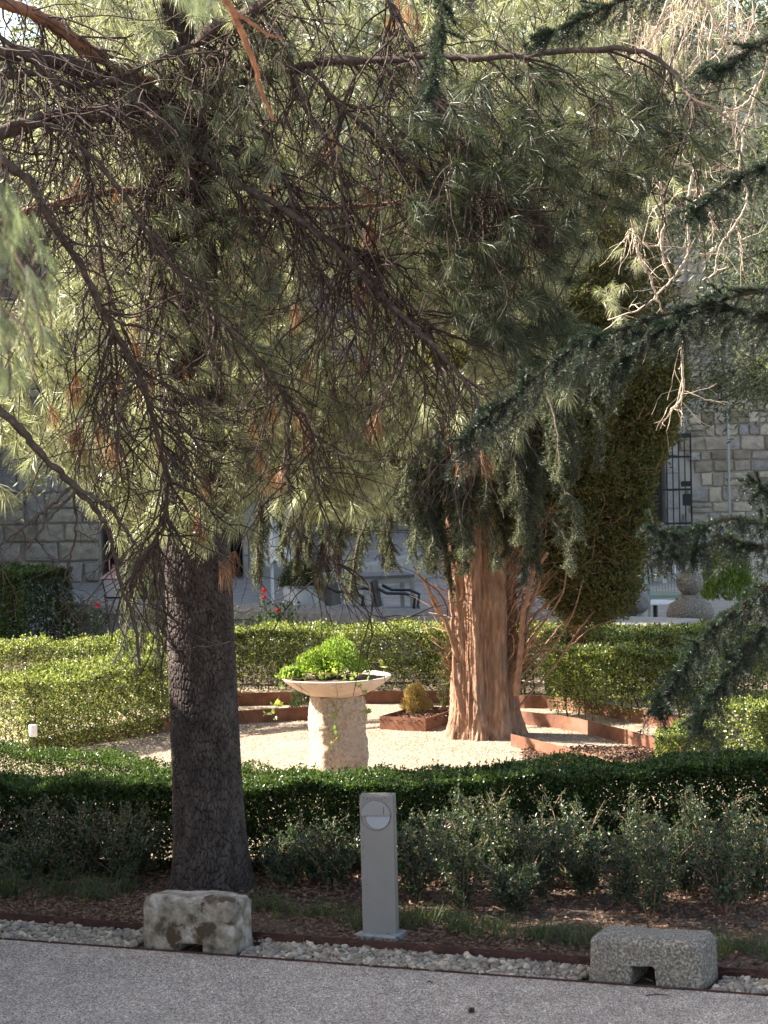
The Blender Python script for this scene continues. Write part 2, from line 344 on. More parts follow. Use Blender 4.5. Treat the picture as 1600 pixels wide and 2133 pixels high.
v = coords(nt, (1, 1, 1))
vo = node(nt, 'ShaderNodeTexVoronoi', i_Scale=2.0, feature='DISTANCE_TO_EDGE'); nt.links.new(v, vo.inputs['Vector'])
c = ramp(nt, noise(nt, v, 3, 8, 0.7), [(0.3, (0.17, 0.155, 0.14)), (0.55, (0.26, 0.245, 0.23)), (0.75, (0.36, 0.34, 0.32))])
c = mixc(nt, ramp(nt, vo.outputs['Distance'], [(0.02, (1, 1, 1)), (0.05, (0, 0, 0))]), c, (0.24, 0.22, 0.2))
nt.links.new(c, b.inputs['Base Color']); b.inputs['Roughness'].default_value = 0.85
bump(nt, b, ramp(nt, vo.outputs['Distance'], [(0.0, (0, 0, 0)), (0.07, (1, 1, 1))]), 0.8, 0.02)
M['flag'] = m

# ================================================================== GROUND
def sheet(name, pts, z, mat, k='structure'):
    P = np.array([(x, y, z) for x, y in pts], dtype=float)
    o = mesh_from(name, P, np.arange(len(P)), mat, None, False, [len(P)])
    return kind(o, k)
def grid_sheet(name, pts_fn, nu, nv, mat, amp, z):
    u, v = np.meshgrid(np.linspace(0, 1, nu), np.linspace(0, 1, nv), indexing='ij')
    X, Y = pts_fn(u, v)
    Z = z + amp * (np.sin(X * 3.1 + Y * 1.7) + np.sin(X * 7.3 - Y * 5.1 + 1) * 0.5 + np.sin(X * 17 + Y * 13) * 0.3)
    Z += rng.normal(size=Z.shape) * amp * 0.35
    P = np.stack([X, Y, Z], -1).reshape(-1, 3)
    i = np.arange(nu - 1)[:, None] * nv; j = np.arange(nv - 1)[None, :]
    f = np.stack([i + j, i + nv + j, i + nv + j + 1, i + j + 1], -1).reshape(-1, 4)
    return kind(mesh_from(name, P, f, mat, None, True), 'structure')

sheet('ground', [(-400, -200), (400, -200), (400, 700), (-400, 700)], -0.03, M['ground'])
edge_path = lambda x: 12.57 - 0.42 * x           # near edge of the pebbles
edge_bed = lambda x: 12.97 - 0.446 * x           # the steel edging
sheet('gravel_path', [(-9, -2), (9, -2), (9, edge_path(9)), (-9, edge_path(-9))], 0.0, M['path'])
sheet('pebble_bed', [(-9, edge_path(-9)), (5, edge_path(5)), (5, edge_bed(5)), (-9, edge_bed(-9))], -0.012, M['soil'])
grid_sheet('planting_bed', lambda u, v: (-6 + 12 * u, (edge_bed(-6 + 12 * u) + 0.01) * (1 - v) + 15.75 * v), 160, 50, M['soil'], 0.006, 0.012)
grid_sheet('garden_gravel', lambda u, v: (-6 + 12.5 * u, 15.77 + 9.6 * v), 200, 160, M['gravel'], 0.0035, 0.0)
sheet('bed_soil', [(-9, 25.38), (9, 25.38), (9, 31.5), (-9, 31.5)], 0.0, M['soil'])
sheet('terrace_paving', [(-14, 31.5), (14, 26.0), (20, 62), (-14, 62)], 0.02, M['flag'])

# ---- steel edging strips
def strip(name, pts, h, th, mat, label, group='rusted steel garden edging'):
    pts = smooth_line(pts, max(12, len(pts) * 6)) if len(pts) > 2 else np.array(pts)
    a = Acc(); n = len(pts); t = unit(np.gradient(pts[:, :2], axis=0)); nn = np.stack([-t[:, 1], t[:, 0]], 1) * th / 2
    o1 = pts[:, :2] + nn; o2 = pts[:, :2] - nn; z0 = pts[:, 2]
    zt = z0 + h
    V = np.concatenate([np.c_[o1, z0 - 0.02], np.c_[o1, zt], np.c_[o2, zt], np.c_[o2, z0 - 0.02]])
    i = np.arange(n - 1)
    f = []
    for q in range(4):
        q2 = (q + 1) % 4
        f.append(np.stack([q * n + i, q * n + i + 1, q2 * n + i + 1, q2 * n + i], 1))
    a.add(V, np.concatenate(f))
    a.polys(V[[0, n, 2 * n, 3 * n]], [(0, 1, 2, 3)]); a.polys(V[[n - 1, 2 * n - 1, 3 * n - 1, 4 * n - 1]], [(3, 2, 1, 0)])
    o = a.build(name, mat)
    return tag(o, label, 'edging', group)
strip('steel_edging', [(x, edge_bed(x), 0) for x in (-7, -1, 1, 5)], 0.05, 0.008, M['corten_dark'], 'low dark rusted steel strip between the pebbles and the planting bed', None)
strip('steel_edging', [(x, edge_path(x), 0) for x in (-7, -1, 1, 5)], 0.010, 0.005, M['corten_dark'], 'thin metal lip where the grey gravel path meets the pebbles', None)
def gl(pts, z=0.0): return [G(x, y, z) for x, y in pts]
strip('steel_edging', gl([(60, 1575), (100, 1565), (200, 1545), (350, 1523), (500, 1508), (645, 1499), (700, 1497)]), 0.125, 0.006, M['corten'], 'curved rusted steel edging below the lit hedge left of the stone planter')
strip('steel_edging', gl([(470, 1471), (620, 1467), (780, 1466), (890, 1465), (960, 1466), (1080, 1475), (1165, 1478), (1300, 1500), (1440, 1530)]), 0.125, 0.006, M['corten'], 'long rusted steel edging along the foot of the rear hedge')
strip('steel_edging', gl([(1060, 1505), (1180, 1520), (1260, 1538), (1345, 1560), (1420, 1585)]), 0.12, 0.006, M['corten'], 'curved rusted steel edging behind the cypress trunk under the right hedge')
strip('steel_edging', gl([(1065, 1555), (1200, 1590), (1300, 1622)]), 0.11, 0.006, M['corten'], 'short straight rusted steel edging in front of the cypress trunk')
A_ = G(792, 1519); B_ = G(887, 1524); C_ = G(960, 1500); D_ = G(868, 1497)
pl = thing('steel_planter', 'low rusted steel planting box holding a golden dwarf conifer', 'planter', tuple((A_ + B_ + C_ + D_) / 4))
for p0, p1 in ((A_, B_), (B_, C_), (C_, D_), (D_, A_)):
    a = Acc(); c = (p0 + p1) / 2; L = np.linalg.norm(p1 - p0); a.box((c[0], c[1], 0.055), (L + 0.004, 0.006, 0.13), math.atan2(p1[1] - p0[1], p1[0] - p0[0])); a.build('side_panel', M['corten'], pl)
a = Acc(); a.polys([tuple(q * np.array((1, 1, 0)) + np.array((0, 0, 0.075))) for q in (A_, B_, C_, D_)], [(0, 1, 2, 3)]); a.build('soil_fill', M['soil'], pl)

# ---- mulch chips, pebbles
def chips(name, xy, z, size, mat, label, cat='mulch'):
    n = len(xy); P = np.c_[xy, z + rng.random(n) * 0.018]
    A = unit(rng.normal(size=(n, 3)) * (1, 1, 0.28)); v, f = leaf_quads(P, A, size * (0.5 + rng.random(n) * 1.2), size * (0.25 + 0.35 * rng.random(n)), 0.3)
    o = mesh_from(name, v, f, mat); kind(o, 'stuff'); return tag(o, label, cat)
n = 26000
x = rng.uniform(-3, 3, n); y0 = edge_bed(x) + 0.02; y = y0 + (15.7 - y0) * rng.random(n)
chips('mulch', np.c_[x, y], 0.012, 0.034, M['chip'], 'brown bark chips and dry leaves strewn over the planting bed')
n = 2500
t1, t2 = rng.random(n), rng.random(n)
xy = (A_ + (B_ - A_) * t1[:, None] + (D_ - A_) * t2[:, None])[:, :2]
chips('mulch', xy, 0.08, 0.03, M['chip'], 'brown bark chips filling the rusted steel planting box')
n = 5000
q = np.array([G(rng.uniform(1090, 1400), rng.uniform(1560, 1600))[:2] for _ in range(n)])
q = q[q[:, 1] < 21.2]
chips('mulch', q, 0.008, 0.03, M['chip'], 'bark chips lying on the gravel in the shade right of the cypress trunk')

import bmesh
def ico(name, sub, mat, sx, sy, sz, jit, seed):
    bm = bmesh.new(); bmesh.ops.create_icosphere(bm, subdivisions=sub, radius=1)
    r = random.Random(seed); off = Vector((r.random() * 50, r.random() * 50, r.random() * 50))
    for v in bm.verts:
        k = 1 + jit * mnoise.noise(v.co * 1.3 + off); v.co = Vector((v.co.x * sx, v.co.y * sy, v.co.z * sz)) * k
    for f in bm.faces: f.smooth = True
    me = bpy.data.meshes.new(name); bm.to_mesh(me); bm.free(); me.materials.append(mat); return me
peb = [ico('pebble', 2, M['pebble'], 1, 0.75 + 0.1 * (i % 3), 0.5 + 0.08 * (i % 4), 0.7, i) for i in range(8)]
def in_block(x, y):
    for c, hw, hd in BLOCKS:
        dx, dy = x - c[0], y - c[1]; u = dx * CY - dy * SY; v = dx * SY + dy * CY
        if abs(u) < hw and abs(v) < hd: return True
    return False
YAW = math.atan(-0.44); CY, SY = math.cos(-YAW), -math.sin(-YAW)
CY, SY = math.cos(YAW), -math.sin(YAW)
BL1 = (-1.09, 13.22); BL2 = (1.33, 12.22)
BLOCKS = [(BL1, 0.34, 0.17), (BL2, 0.35, 0.2)]
def pebble_places(n, xr, seed):
    r = random.Random(seed); out = []; cell = {}
    tries = 0
    while len(out) < n and tries < n * 12:
        tries += 1
        x = r.uniform(*xr); t = r.random(); y = edge_path(x) + 0.015 + t * (edge_bed(x) - edge_path(x) - 0.03)
        s = r.uniform(0.009, 0.017) if r.random() < 0.7 else r.uniform(0.017, 0.029)
        k = (int(x / 0.06), int(y / 0.06)); ok = True
        for i in (-1, 0, 1):
            for j in (-1, 0, 1):
                for (a_, b_, c_) in cell.get((k[0] + i, k[1] + j), ()):
                    if (a_ - x) ** 2 + (b_ - y) ** 2 < (0.72 * (c_ + s)) ** 2: ok = False
        if not ok or in_block(x, y): continue
        cell.setdefault(k, []).append((x, y, s)); out.append((x, y, s))
    return out
pp = pebble_places(3200, (-2.6, 2.4), 5)
pp.sort(key=lambda t: -t[2] * (1 if abs(t[0]) < t[1] * 0.165 else 0))
strip_root = bpy.data.objects['pebble_bed']
for i, (x, y, s) in enumerate(pp[:290]):
    o = bpy.data.objects.new('pebble', peb[i % 8]); COL.objects.link(o); o.parent = strip_root
    o.location = (x, y, 0.0 + s * 0.35); o.scale = (s * 1.15,) * 3; o.rotation_euler = (random.uniform(-.3, .3), random.uniform(-.3, .3), random.uniform(0, 6.3))
a = Acc()
pv = []
for me in peb:
    v = np.zeros(len(me.vertices) * 3); me.vertices.foreach_get('co', v); fz = np.array([tuple(p.vertices) for p in me.polygons]); pv.append((v.reshape(-1, 3), fz))
sm = [ico('pebble_small', 1, M['pebble'], 1, 0.8, 0.6, 0.7, i + 20) for i in range(5)]
sv = []
for me in sm:
    v = np.zeros(len(me.vertices) * 3); me.vertices.foreach_get('co', v); sv.append((v.reshape(-1, 3), np.array([tuple(p.vertices) for p in me.polygons])))
for i, (x, y, s) in enumerate(pp[290:]):
    v, f = sv[i % 5]; th = random.uniform(0, 6.3); c, s_ = math.cos(th), math.sin(th)
    R = np.array(((c, -s_, 0), (s_, c, 0), (0, 0, 1)))
    a.add(v @ R.T * s * 1.2 + np.array((x, y, s * 0.3)), f)
kind(a.build('pebbles', M['pebble'], strip_root, True), 'stuff')

def grit(name, label, xy, lo, hi, mat, seed, z=0.0):
    r_ = np.random.default_rng(seed); n = len(xy); s = r_.uniform(lo, hi, n) * r_.uniform(0.6, 1.0, n)
    oc = np.array([(1, 0, 0), (0, 1, 0), (-1, 0, 0), (0, -1, 0), (0, 0, 1)], float); f = np.array([(0, 1, 4), (1, 2, 4), (2, 3, 4), (3, 0, 4)])
    th = r_.random(n) * 6.28; c, sn = np.cos(th), np.sin(th)
    V = oc[None] * (s[:, None, None] * r_.uniform(0.55, 1.15, (n, 5, 1))) * (1, 0.8, 0.75)
    V = np.stack([V[..., 0] * c[:, None] - V[..., 1] * sn[:, None], V[..., 0] * sn[:, None] + V[..., 1] * c[:, None], V[..., 2]], -1)
    V += np.c_[xy, np.full(n, z)][:, None, :]
    F_ = (f[None] + (np.arange(n) * 5)[:, None, None]).reshape(-1, 3)
    o = mesh_from(name, V.reshape(-1, 3), F_, mat); kind(o, 'stuff'); return tag(o, label, 'gravel')
n = 60000; q = rng.random((n, 2)); x = (q[:, 0] - 0.5) * 5.0; y = 11.3 + (edge_path(x) - 0.02 - 11.3) * q[:, 1]
grit('gravel', 'fine grey gravel grains loose on the shaded path', np.c_[x, y], 0.0035, 0.0085, M['grit_path'], 1)
n = 60000; x = rng.uniform(-3.2, 3.2, n); y = rng.uniform(16.9, 22.6, n)
grit('gravel', 'pale pinkish gravel grains loose on the sunlit round garden', np.c_[x, y], 0.005, 0.012, M['grit_garden'], 2, 0.002)

# ================================================================== STONE BLOCKS
def stone_block(name, c, L, D, H, mat, label, notch, seed, rough):
    """a block with a gutter notch under its front, cut as voxels and smoothed"""
    t = thing(name, label, 'stone block', (c[0], c[1], 0), 'stone blocks along the path')
    bm = bmesh.new()
    nx, ny, nz = 34, 14, 16
    # profile in XZ with the notch, extruded along Y
    nx0, nx1, nh = notch
    xs = np.linspace(-L / 2, L / 2, nx); ys = np.linspace(-D / 2, D / 2, ny); zs = np.linspace(0, H, nz)
    xs[np.argmin(abs(xs - nx0))] = nx0; xs[np.argmin(abs(xs - nx1))] = nx1; zs[np.argmin(abs(zs - nh))] = nh
    solid = lambda i, k: not (xs[i] >= nx0 - 1e-6 and xs[i + 1] <= nx1 + 1e-6 and zs[k + 1] <= nh + 1e-6)
    vid = {}
    def V(i, j, k):
        if (i, j, k) not in vid: vid[(i, j, k)] = bm.verts.new((xs[i], ys[j], zs[k]))
        return vid[(i, j, k)]
    for i in range(nx - 1):
        for k in range(nz - 1):
            if not solid(i, k): continue
            bm.faces.new((V(i, 0, k), V(i + 1, 0, k), V(i + 1, 0, k + 1), V(i, 0, k + 1)))
            bm.faces.new((V(i, ny - 1, k + 1), V(i + 1, ny - 1, k + 1), V(i + 1, ny - 1, k), V(i, ny - 1, k)))
            for j in range(ny - 1):
                for (di, dk) in ((-1, 0), (1, 0), (0, -1), (0, 1)):
                    a_, b_ = i + di, k + dk
                    if 0 <= a_ < nx - 1 and 0 <= b_ < nz - 1 and solid(a_, b_): continue
                    if di == -1: q = (V(i, j, k), V(i, j, k + 1), V(i, j + 1, k + 1), V(i, j + 1, k))
                    elif di == 1: q = (V(i + 1, j, k), V(i + 1, j + 1, k), V(i + 1, j + 1, k + 1), V(i + 1, j, k + 1))
                    elif dk == -1: q = (V(i, j, k), V(i, j + 1, k), V(i + 1, j + 1, k), V(i + 1, j, k))
                    else: q = (V(i, j, k + 1), V(i + 1, j, k + 1), V(i + 1, j + 1, k + 1), V(i, j + 1, k + 1))
                    bm.faces.new(q)
    off = Vector((seed * 3.1, seed, 0))
    cr, sr = math.cos(YAW), math.sin(YAW)
    for v in bm.verts:
        p = v.co.copy()
        # rounded outer edges
        e = 0.03
        q = Vector((p.x / (L / 2), p.y / (D / 2), (p.z - H / 2) / (H / 2)))
        dx, dy, dz = L / 2 - abs(p.x), D / 2 - abs(p.y), H - p.z
        if dz < e and dx < e: p.z -= (e - dx) * 0.4; p.x -= math.copysign((e - dz) * 0.3, p.x)
        if dz < e and dy < e: p.z -= (e - dy) * 0.35; p.y -= math.copysign((e - dz) * 0.3, p.y)
        if dx < e and dy < e: p.x -= math.copysign((e - dy) * 0.3, p.x); p.y -= math.copysign((e - dx) * 0.3, p.y)
        d = mnoise.noise_vector(p * 6 + off) * 0.013 * rough + mnoise.noise_vector(p * 22 + off) * 0.006 * rough + mnoise.noise_vector(p * 60 + off) * 0.0025
        if p.z > 0.01: p += d
        p.x *= 1 + 0.05 * (1 - p.z / H)
        v.co = Vector((p.x * cr - p.y * sr, p.x * sr + p.y * cr, p.z - 0.012))
    for f in bm.faces: f.smooth = True
    me = bpy.data.meshes.new('block_body'); bm.to_mesh(me); bm.free(); me.materials.append(mat)
    o = bpy.data.objects.new('block_body', me); COL.objects.link(o); o.parent = t
    md = o.modifiers.new('s', 'SUBSURF'); md.levels = 1; md.render_levels = 1
    return t
stone_block('stone_block', BL1, 0.555, 0.27, 0.30, M['stone_a'], 'blotchy lichened stone block with a low arched notch in front of the pine trunk', (-0.06, 0.09, 0.05), 1, 0.8)
stone_block('stone_block', BL2, 0.59, 0.31, 0.25, M['granite'], 'grey speckled granite block with a square notch near the right end of the pebbles', (-0.07, 0.05, 0.105), 2, 0.7)

# ================================================================== BOLLARD LIGHT
BX, BY = G(793, 1957)[:2]
t = thing('bollard_light', 'flat grey metal bollard light with a round lamp window beside the path', 'bollard light', (BX, BY, 0))
by = YAW * 0.35
a = Acc(); a.box((BX, BY + 0.01, 0.015), (0.25, 0.19, 0.05), YAW, 0.006); a.build('base_slab', M['concrete'], t)
a = Acc(); a.box((BX, BY + 0.02, 0.04 + 0.385), (0.188, 0.075, 0.77), by, 0.003); a.build('post', M['paint'], t)
a = Acc(); a.box((BX + 0.006, BY + 0.028, 0.04 + 0.387), (0.192, 0.05, 0.778), by, 0.003); a.build('back_shell', M['paint'], t)
cby, sby = math.cos(by), math.sin(by)
def on_face(u, off, z): return (BX + u * cby + off * sby, BY + 0.02 + u * sby - off * cby, z)
zc = 0.70; uc = -0.004; Rr = 0.083; f0 = 0.0375
th = np.linspace(0, math.pi, 25)
a = Acc()   # upper half cap
for (o0, o1) in ((f0, f0 + 0.010),):
    fr = [on_face(uc + Rr * math.cos(x), o1, zc + Rr * math.sin(x)) for x in th]; bk = [on_face(uc + Rr * math.cos(x), o0, zc + Rr * math.sin(x)) for x in th]
    n = len(th); a.polys(fr + bk, [tuple(range(n))] + [(i, i + 1, n + i + 1, n + i) for i in range(n - 1)] + [(0, n, 2 * n - 1, n - 1)])
a.build('lamp_hood', M['disc'], t)
a = Acc(); fr = [on_face(uc + 0.012 + (Rr - 0.016) * math.cos(x), f0 + 0.004, zc - 0.004 - (Rr - 0.012) * math.sin(x)) for x in th]; bk = [on_face(uc + 0.012 + (Rr - 0.016) * math.cos(x), f0 - 0.004, zc - 0.004 - (Rr - 0.012) * math.sin(x)) for x in th]
a.polys(fr + bk, [tuple(range(len(th)))[::-1]] + [(i, i + 1, len(th) + i + 1, len(th) + i) for i in range(len(th) - 1)]); a.build('lens', M['lens'], t)
a = Acc(); ring = [on_face(uc + (Rr + 0.0008) * math.cos(x), f0 + 0.004, zc + (Rr + 0.0008) * math.sin(x)) for x in np.linspace(0, 2 * math.pi, 49)]
a.tube(ring, 0.0014, 5, False); a.build('rim', M['greywood'], t)
a = Acc()
for k in range(7):
    a.box(on_face(-0.07 + 0.02 * k, 0.0372, 0.797 - 0.004 * (k % 3)), (0.003, 0.001, 0.007 + 0.003 * (k % 2)), by)
for z in (0.52, 0.47, 0.6): a.box(on_face(-0.078, 0.0372, z), (0.0022, 0.001, 0.018), by)
a.box(on_face(0.041, f0 + 0.0102, 0.728), (0.003, 0.001, 0.042), by)
kind(a.build('rust_chips', M['corten_dark'], t), 'stuff')

# ================================================================== STONE PLANTER (column + bowl)
PB = W(706, 1600, 18.8); PBX, PBY = PB[0], 18.8
t = thing('stone_planter', 'shallow stone bowl of plants on a rough hewn stone column in the sun', 'planter', (PBX, PBY, 0))
k, nz = 64, 70
th = np.arange(k) * 2 * math.pi / k; zs = np.linspace(-0.02, 0.70, nz)
V = np.zeros((nz, k, 3))
for i, z in enumerate(zs):
    for j, x in enumerate(th):
        sq = 0.200 / (abs(math.cos(x - 0.35)) ** 5 + abs(math.sin(x - 0.35)) ** 5) ** (1 / 5)
        r = sq * (1.02 if z < 0.5 else 1.02)
        p = Vector((math.cos(x) * r, math.sin(x) * r, z))
        r += 0.02 * mnoise.noise(p * 5) + 0.011 * mnoise.noise(p * 16) + 0.008 * mnoise.noise(p * 42)
        if z > 0.60: r *= 1 - (z - 0.60) * 0.9
        V[i, j] = (PBX + math.cos(x) * r, PBY + math.sin(x) * r, z)
a = Acc(); i = np.arange(nz - 1)[:, None] * k; j = np.arange(k)[None, :]; j2 = (j + 1) % k
a.add(V.reshape(-1, 3), np.stack([i + j, i + j2, i + k + j2, i + k + j], -1).reshape(-1, 4)); a.build('column', M['column'], t, True)
a = Acc(); R0 = 0.432
prof = [(0.0, 0.68), (0.10, 0.68), (0.17, 0.690), (0.24, 0.712), (0.32, 0.752), (0.385, 0.795), (R0, 0.838), (R0 + 0.002, 0.846), (R0 - 0.012, 0.850), (R0 - 0.028, 0.842), (0.37, 0.822)]
a.lathe((PBX, PBY, 0), prof, 72); a.build('bowl', M['bowl'], t, True)
a = Acc(); a.lathe((PBX, PBY, 0), [(0.0, 0.838), (0.2, 0.836), (0.34, 0.828), (0.40, 0.825)], 40, 0.003); a.build('soil_fill', M['soil'], t)
# plants in the bowl
def tuft(name, label, cat, c, r, n, mat, L, wd, group=None, up=0.5, squash=0.9, stems=True):
    t = thing(name, label, cat, (c[0], c[1], c[2]), group)
    d = runit(n); d[:, 2] = abs(d[:, 2]); rr = r * (0.55 + 0.45 * rng.random(n) ** 0.5)
    bumpy = 1 + 0.16 * np.sin(d[:, 0] * 7 + 1) * np.cos(d[:, 1] * 6) + 0.1 * np.sin(d[:, 2] * 9)
    P = np.array(c) + d * (rr * bumpy)[:, None] * (1, 1, squash)
    v, f = leaf_quads(P, d * 0.7 + runit(n) * 0.7 + np.array((0, 0, up)), L * (0.6 + 0.7 * rng.random(n)), wd * (0.7 + 0.5 * rng.random(n)))
    kind(mesh_from('foliage', v, f, mat, t), 'stuff')
    if stems:
        a = Acc()
        for _ in range(14):
            dd = runit(1)[0]; dd[2] = abs(dd[2]) + 0.4; dd = dd / np.linalg.norm(dd)
            a.tube([np.array(c) + dd * 0.01, np.array(c) + dd * r * 0.5, np.array(c) + dd * r * 0.85 + np.array((0.01, 0, 0))], (0.004, 0.003, 0.0015), 4)
        a.build('stem', M['cyptwig'], t)
    return t
tuft('bushy_plant', 'rounded bright green bush standing tallest in the stone bowl', 'bush', (PBX + 0.015, PBY + 0.05, 0.855), 0.21, 4200, M['bright'], 0.024, 0.013, squash=1.25)
tuft('bushy_plant', 'smaller bright green mound left of the tallest bush in the stone bowl', 'bush', (PBX - 0.17, PBY + 0.02, 0.855), 0.16, 2600, M['bright'], 0.024, 0.013, squash=1.15)
tuft('bushy_plant', 'yellow green clump of leaves spilling over the left rim of the stone bowl', 'bush', (PBX - 0.36, PBY - 0.05, 0.84), 0.085, 600, M['ivy'], 0.034, 0.026, stems=False)
def ivy(label, pts, n, size, seed):
    t = thing('ivy', label, 'ivy', tuple(pts[0]), 'ivy trailing from the stone bowl')
    L = smooth_line(pts, 24); L[1:-1] += rng.normal(size=(22, 3)) * 0.004
    a = Acc(); a.tube(L, 0.0022, 4); a.build('stem', M['cyptwig'], t)
    P = L[rng.integers(2, 24, n)] + rng.normal(size=(n, 3)) * 0.018
    # lobed leaves: five-point fans
    A = unit(runit(n) + np.array((0, -0.3, -0.6))); B = perp(A); N = np.cross(A, B)
    s = size * (0.5 + rng.random(n))[:, None]
    prof = [(0, 0), (0.55, 0.15), (0.35, 0.5), (0.5, 0.75), (0.12, 0.7), (0, 1.1), (-0.12, 0.7), (-0.5, 0.75), (-0.35, 0.5), (-0.55, 0.15)]
    v = np.stack([P + B * s * x + A * s * y + N * s * 0.15 * abs(x) for x, y in prof], 1).reshape(-1, 3)
    mesh_from('leaf', v, np.arange(10 * n).reshape(-1, 10), M['ivy'], t)['kind'] = 'stuff'
ivy('ivy strand arching out left of the bowl and hanging in the air', [W(640, 1412, 18.5), W(600, 1420, 18.4), W(580, 1455, 18.4), W(570, 1480, 18.4), W(548, 1492, 18.4)], 16, 0.038, 1)
ivy('long ivy strand hanging down the middle of the hewn column', [W(700, 1418, 18.36), W(702, 1450, 18.42), W(700, 1490, 18.5), W(703, 1530, 18.52), W(690, 1556, 18.52)], 16, 0.036, 2)
ivy('short ivy strand hanging from the right side of the bowl', [W(745, 1420, 18.38), W(756, 1445, 18.45), W(765, 1470, 18.5), W(768, 1492, 18.5)], 5, 0.04, 3)
ivy('ivy sprig standing up above the right rim of the bowl', [W(745, 1405, 18.8), W(765, 1385, 18.8), W(790, 1380, 18.8), W(815, 1392, 18.8)], 8, 0.045, 4)
ivy('ivy leaves creeping across the soil along the front rim of the bowl', [W(640, 1404, 18.55), W(680, 1402, 18.5), W(720, 1406, 18.5), W(760, 1404, 18.5)], 22, 0.034, 5)

gc = G(868, 1500); t = tuft('dwarf_conifer', 'small golden yellow conifer growing in the rusted steel box', 'conifer', (gc[0], gc[1] - 0.08, 0.09), 0.125, 3600, M['golden'], 0.032, 0.009, up=1.0, squash=1.9)
rc = G(632, 1495); tuft('rosemary', 'small green rosemary tuft rising behind the curved edging left of the column', 'plant', (rc[0], rc[1] + 0.1, 0.05), 0.12, 900, M['shrub'], 0.045, 0.008, up=1.2, squash=1.7)

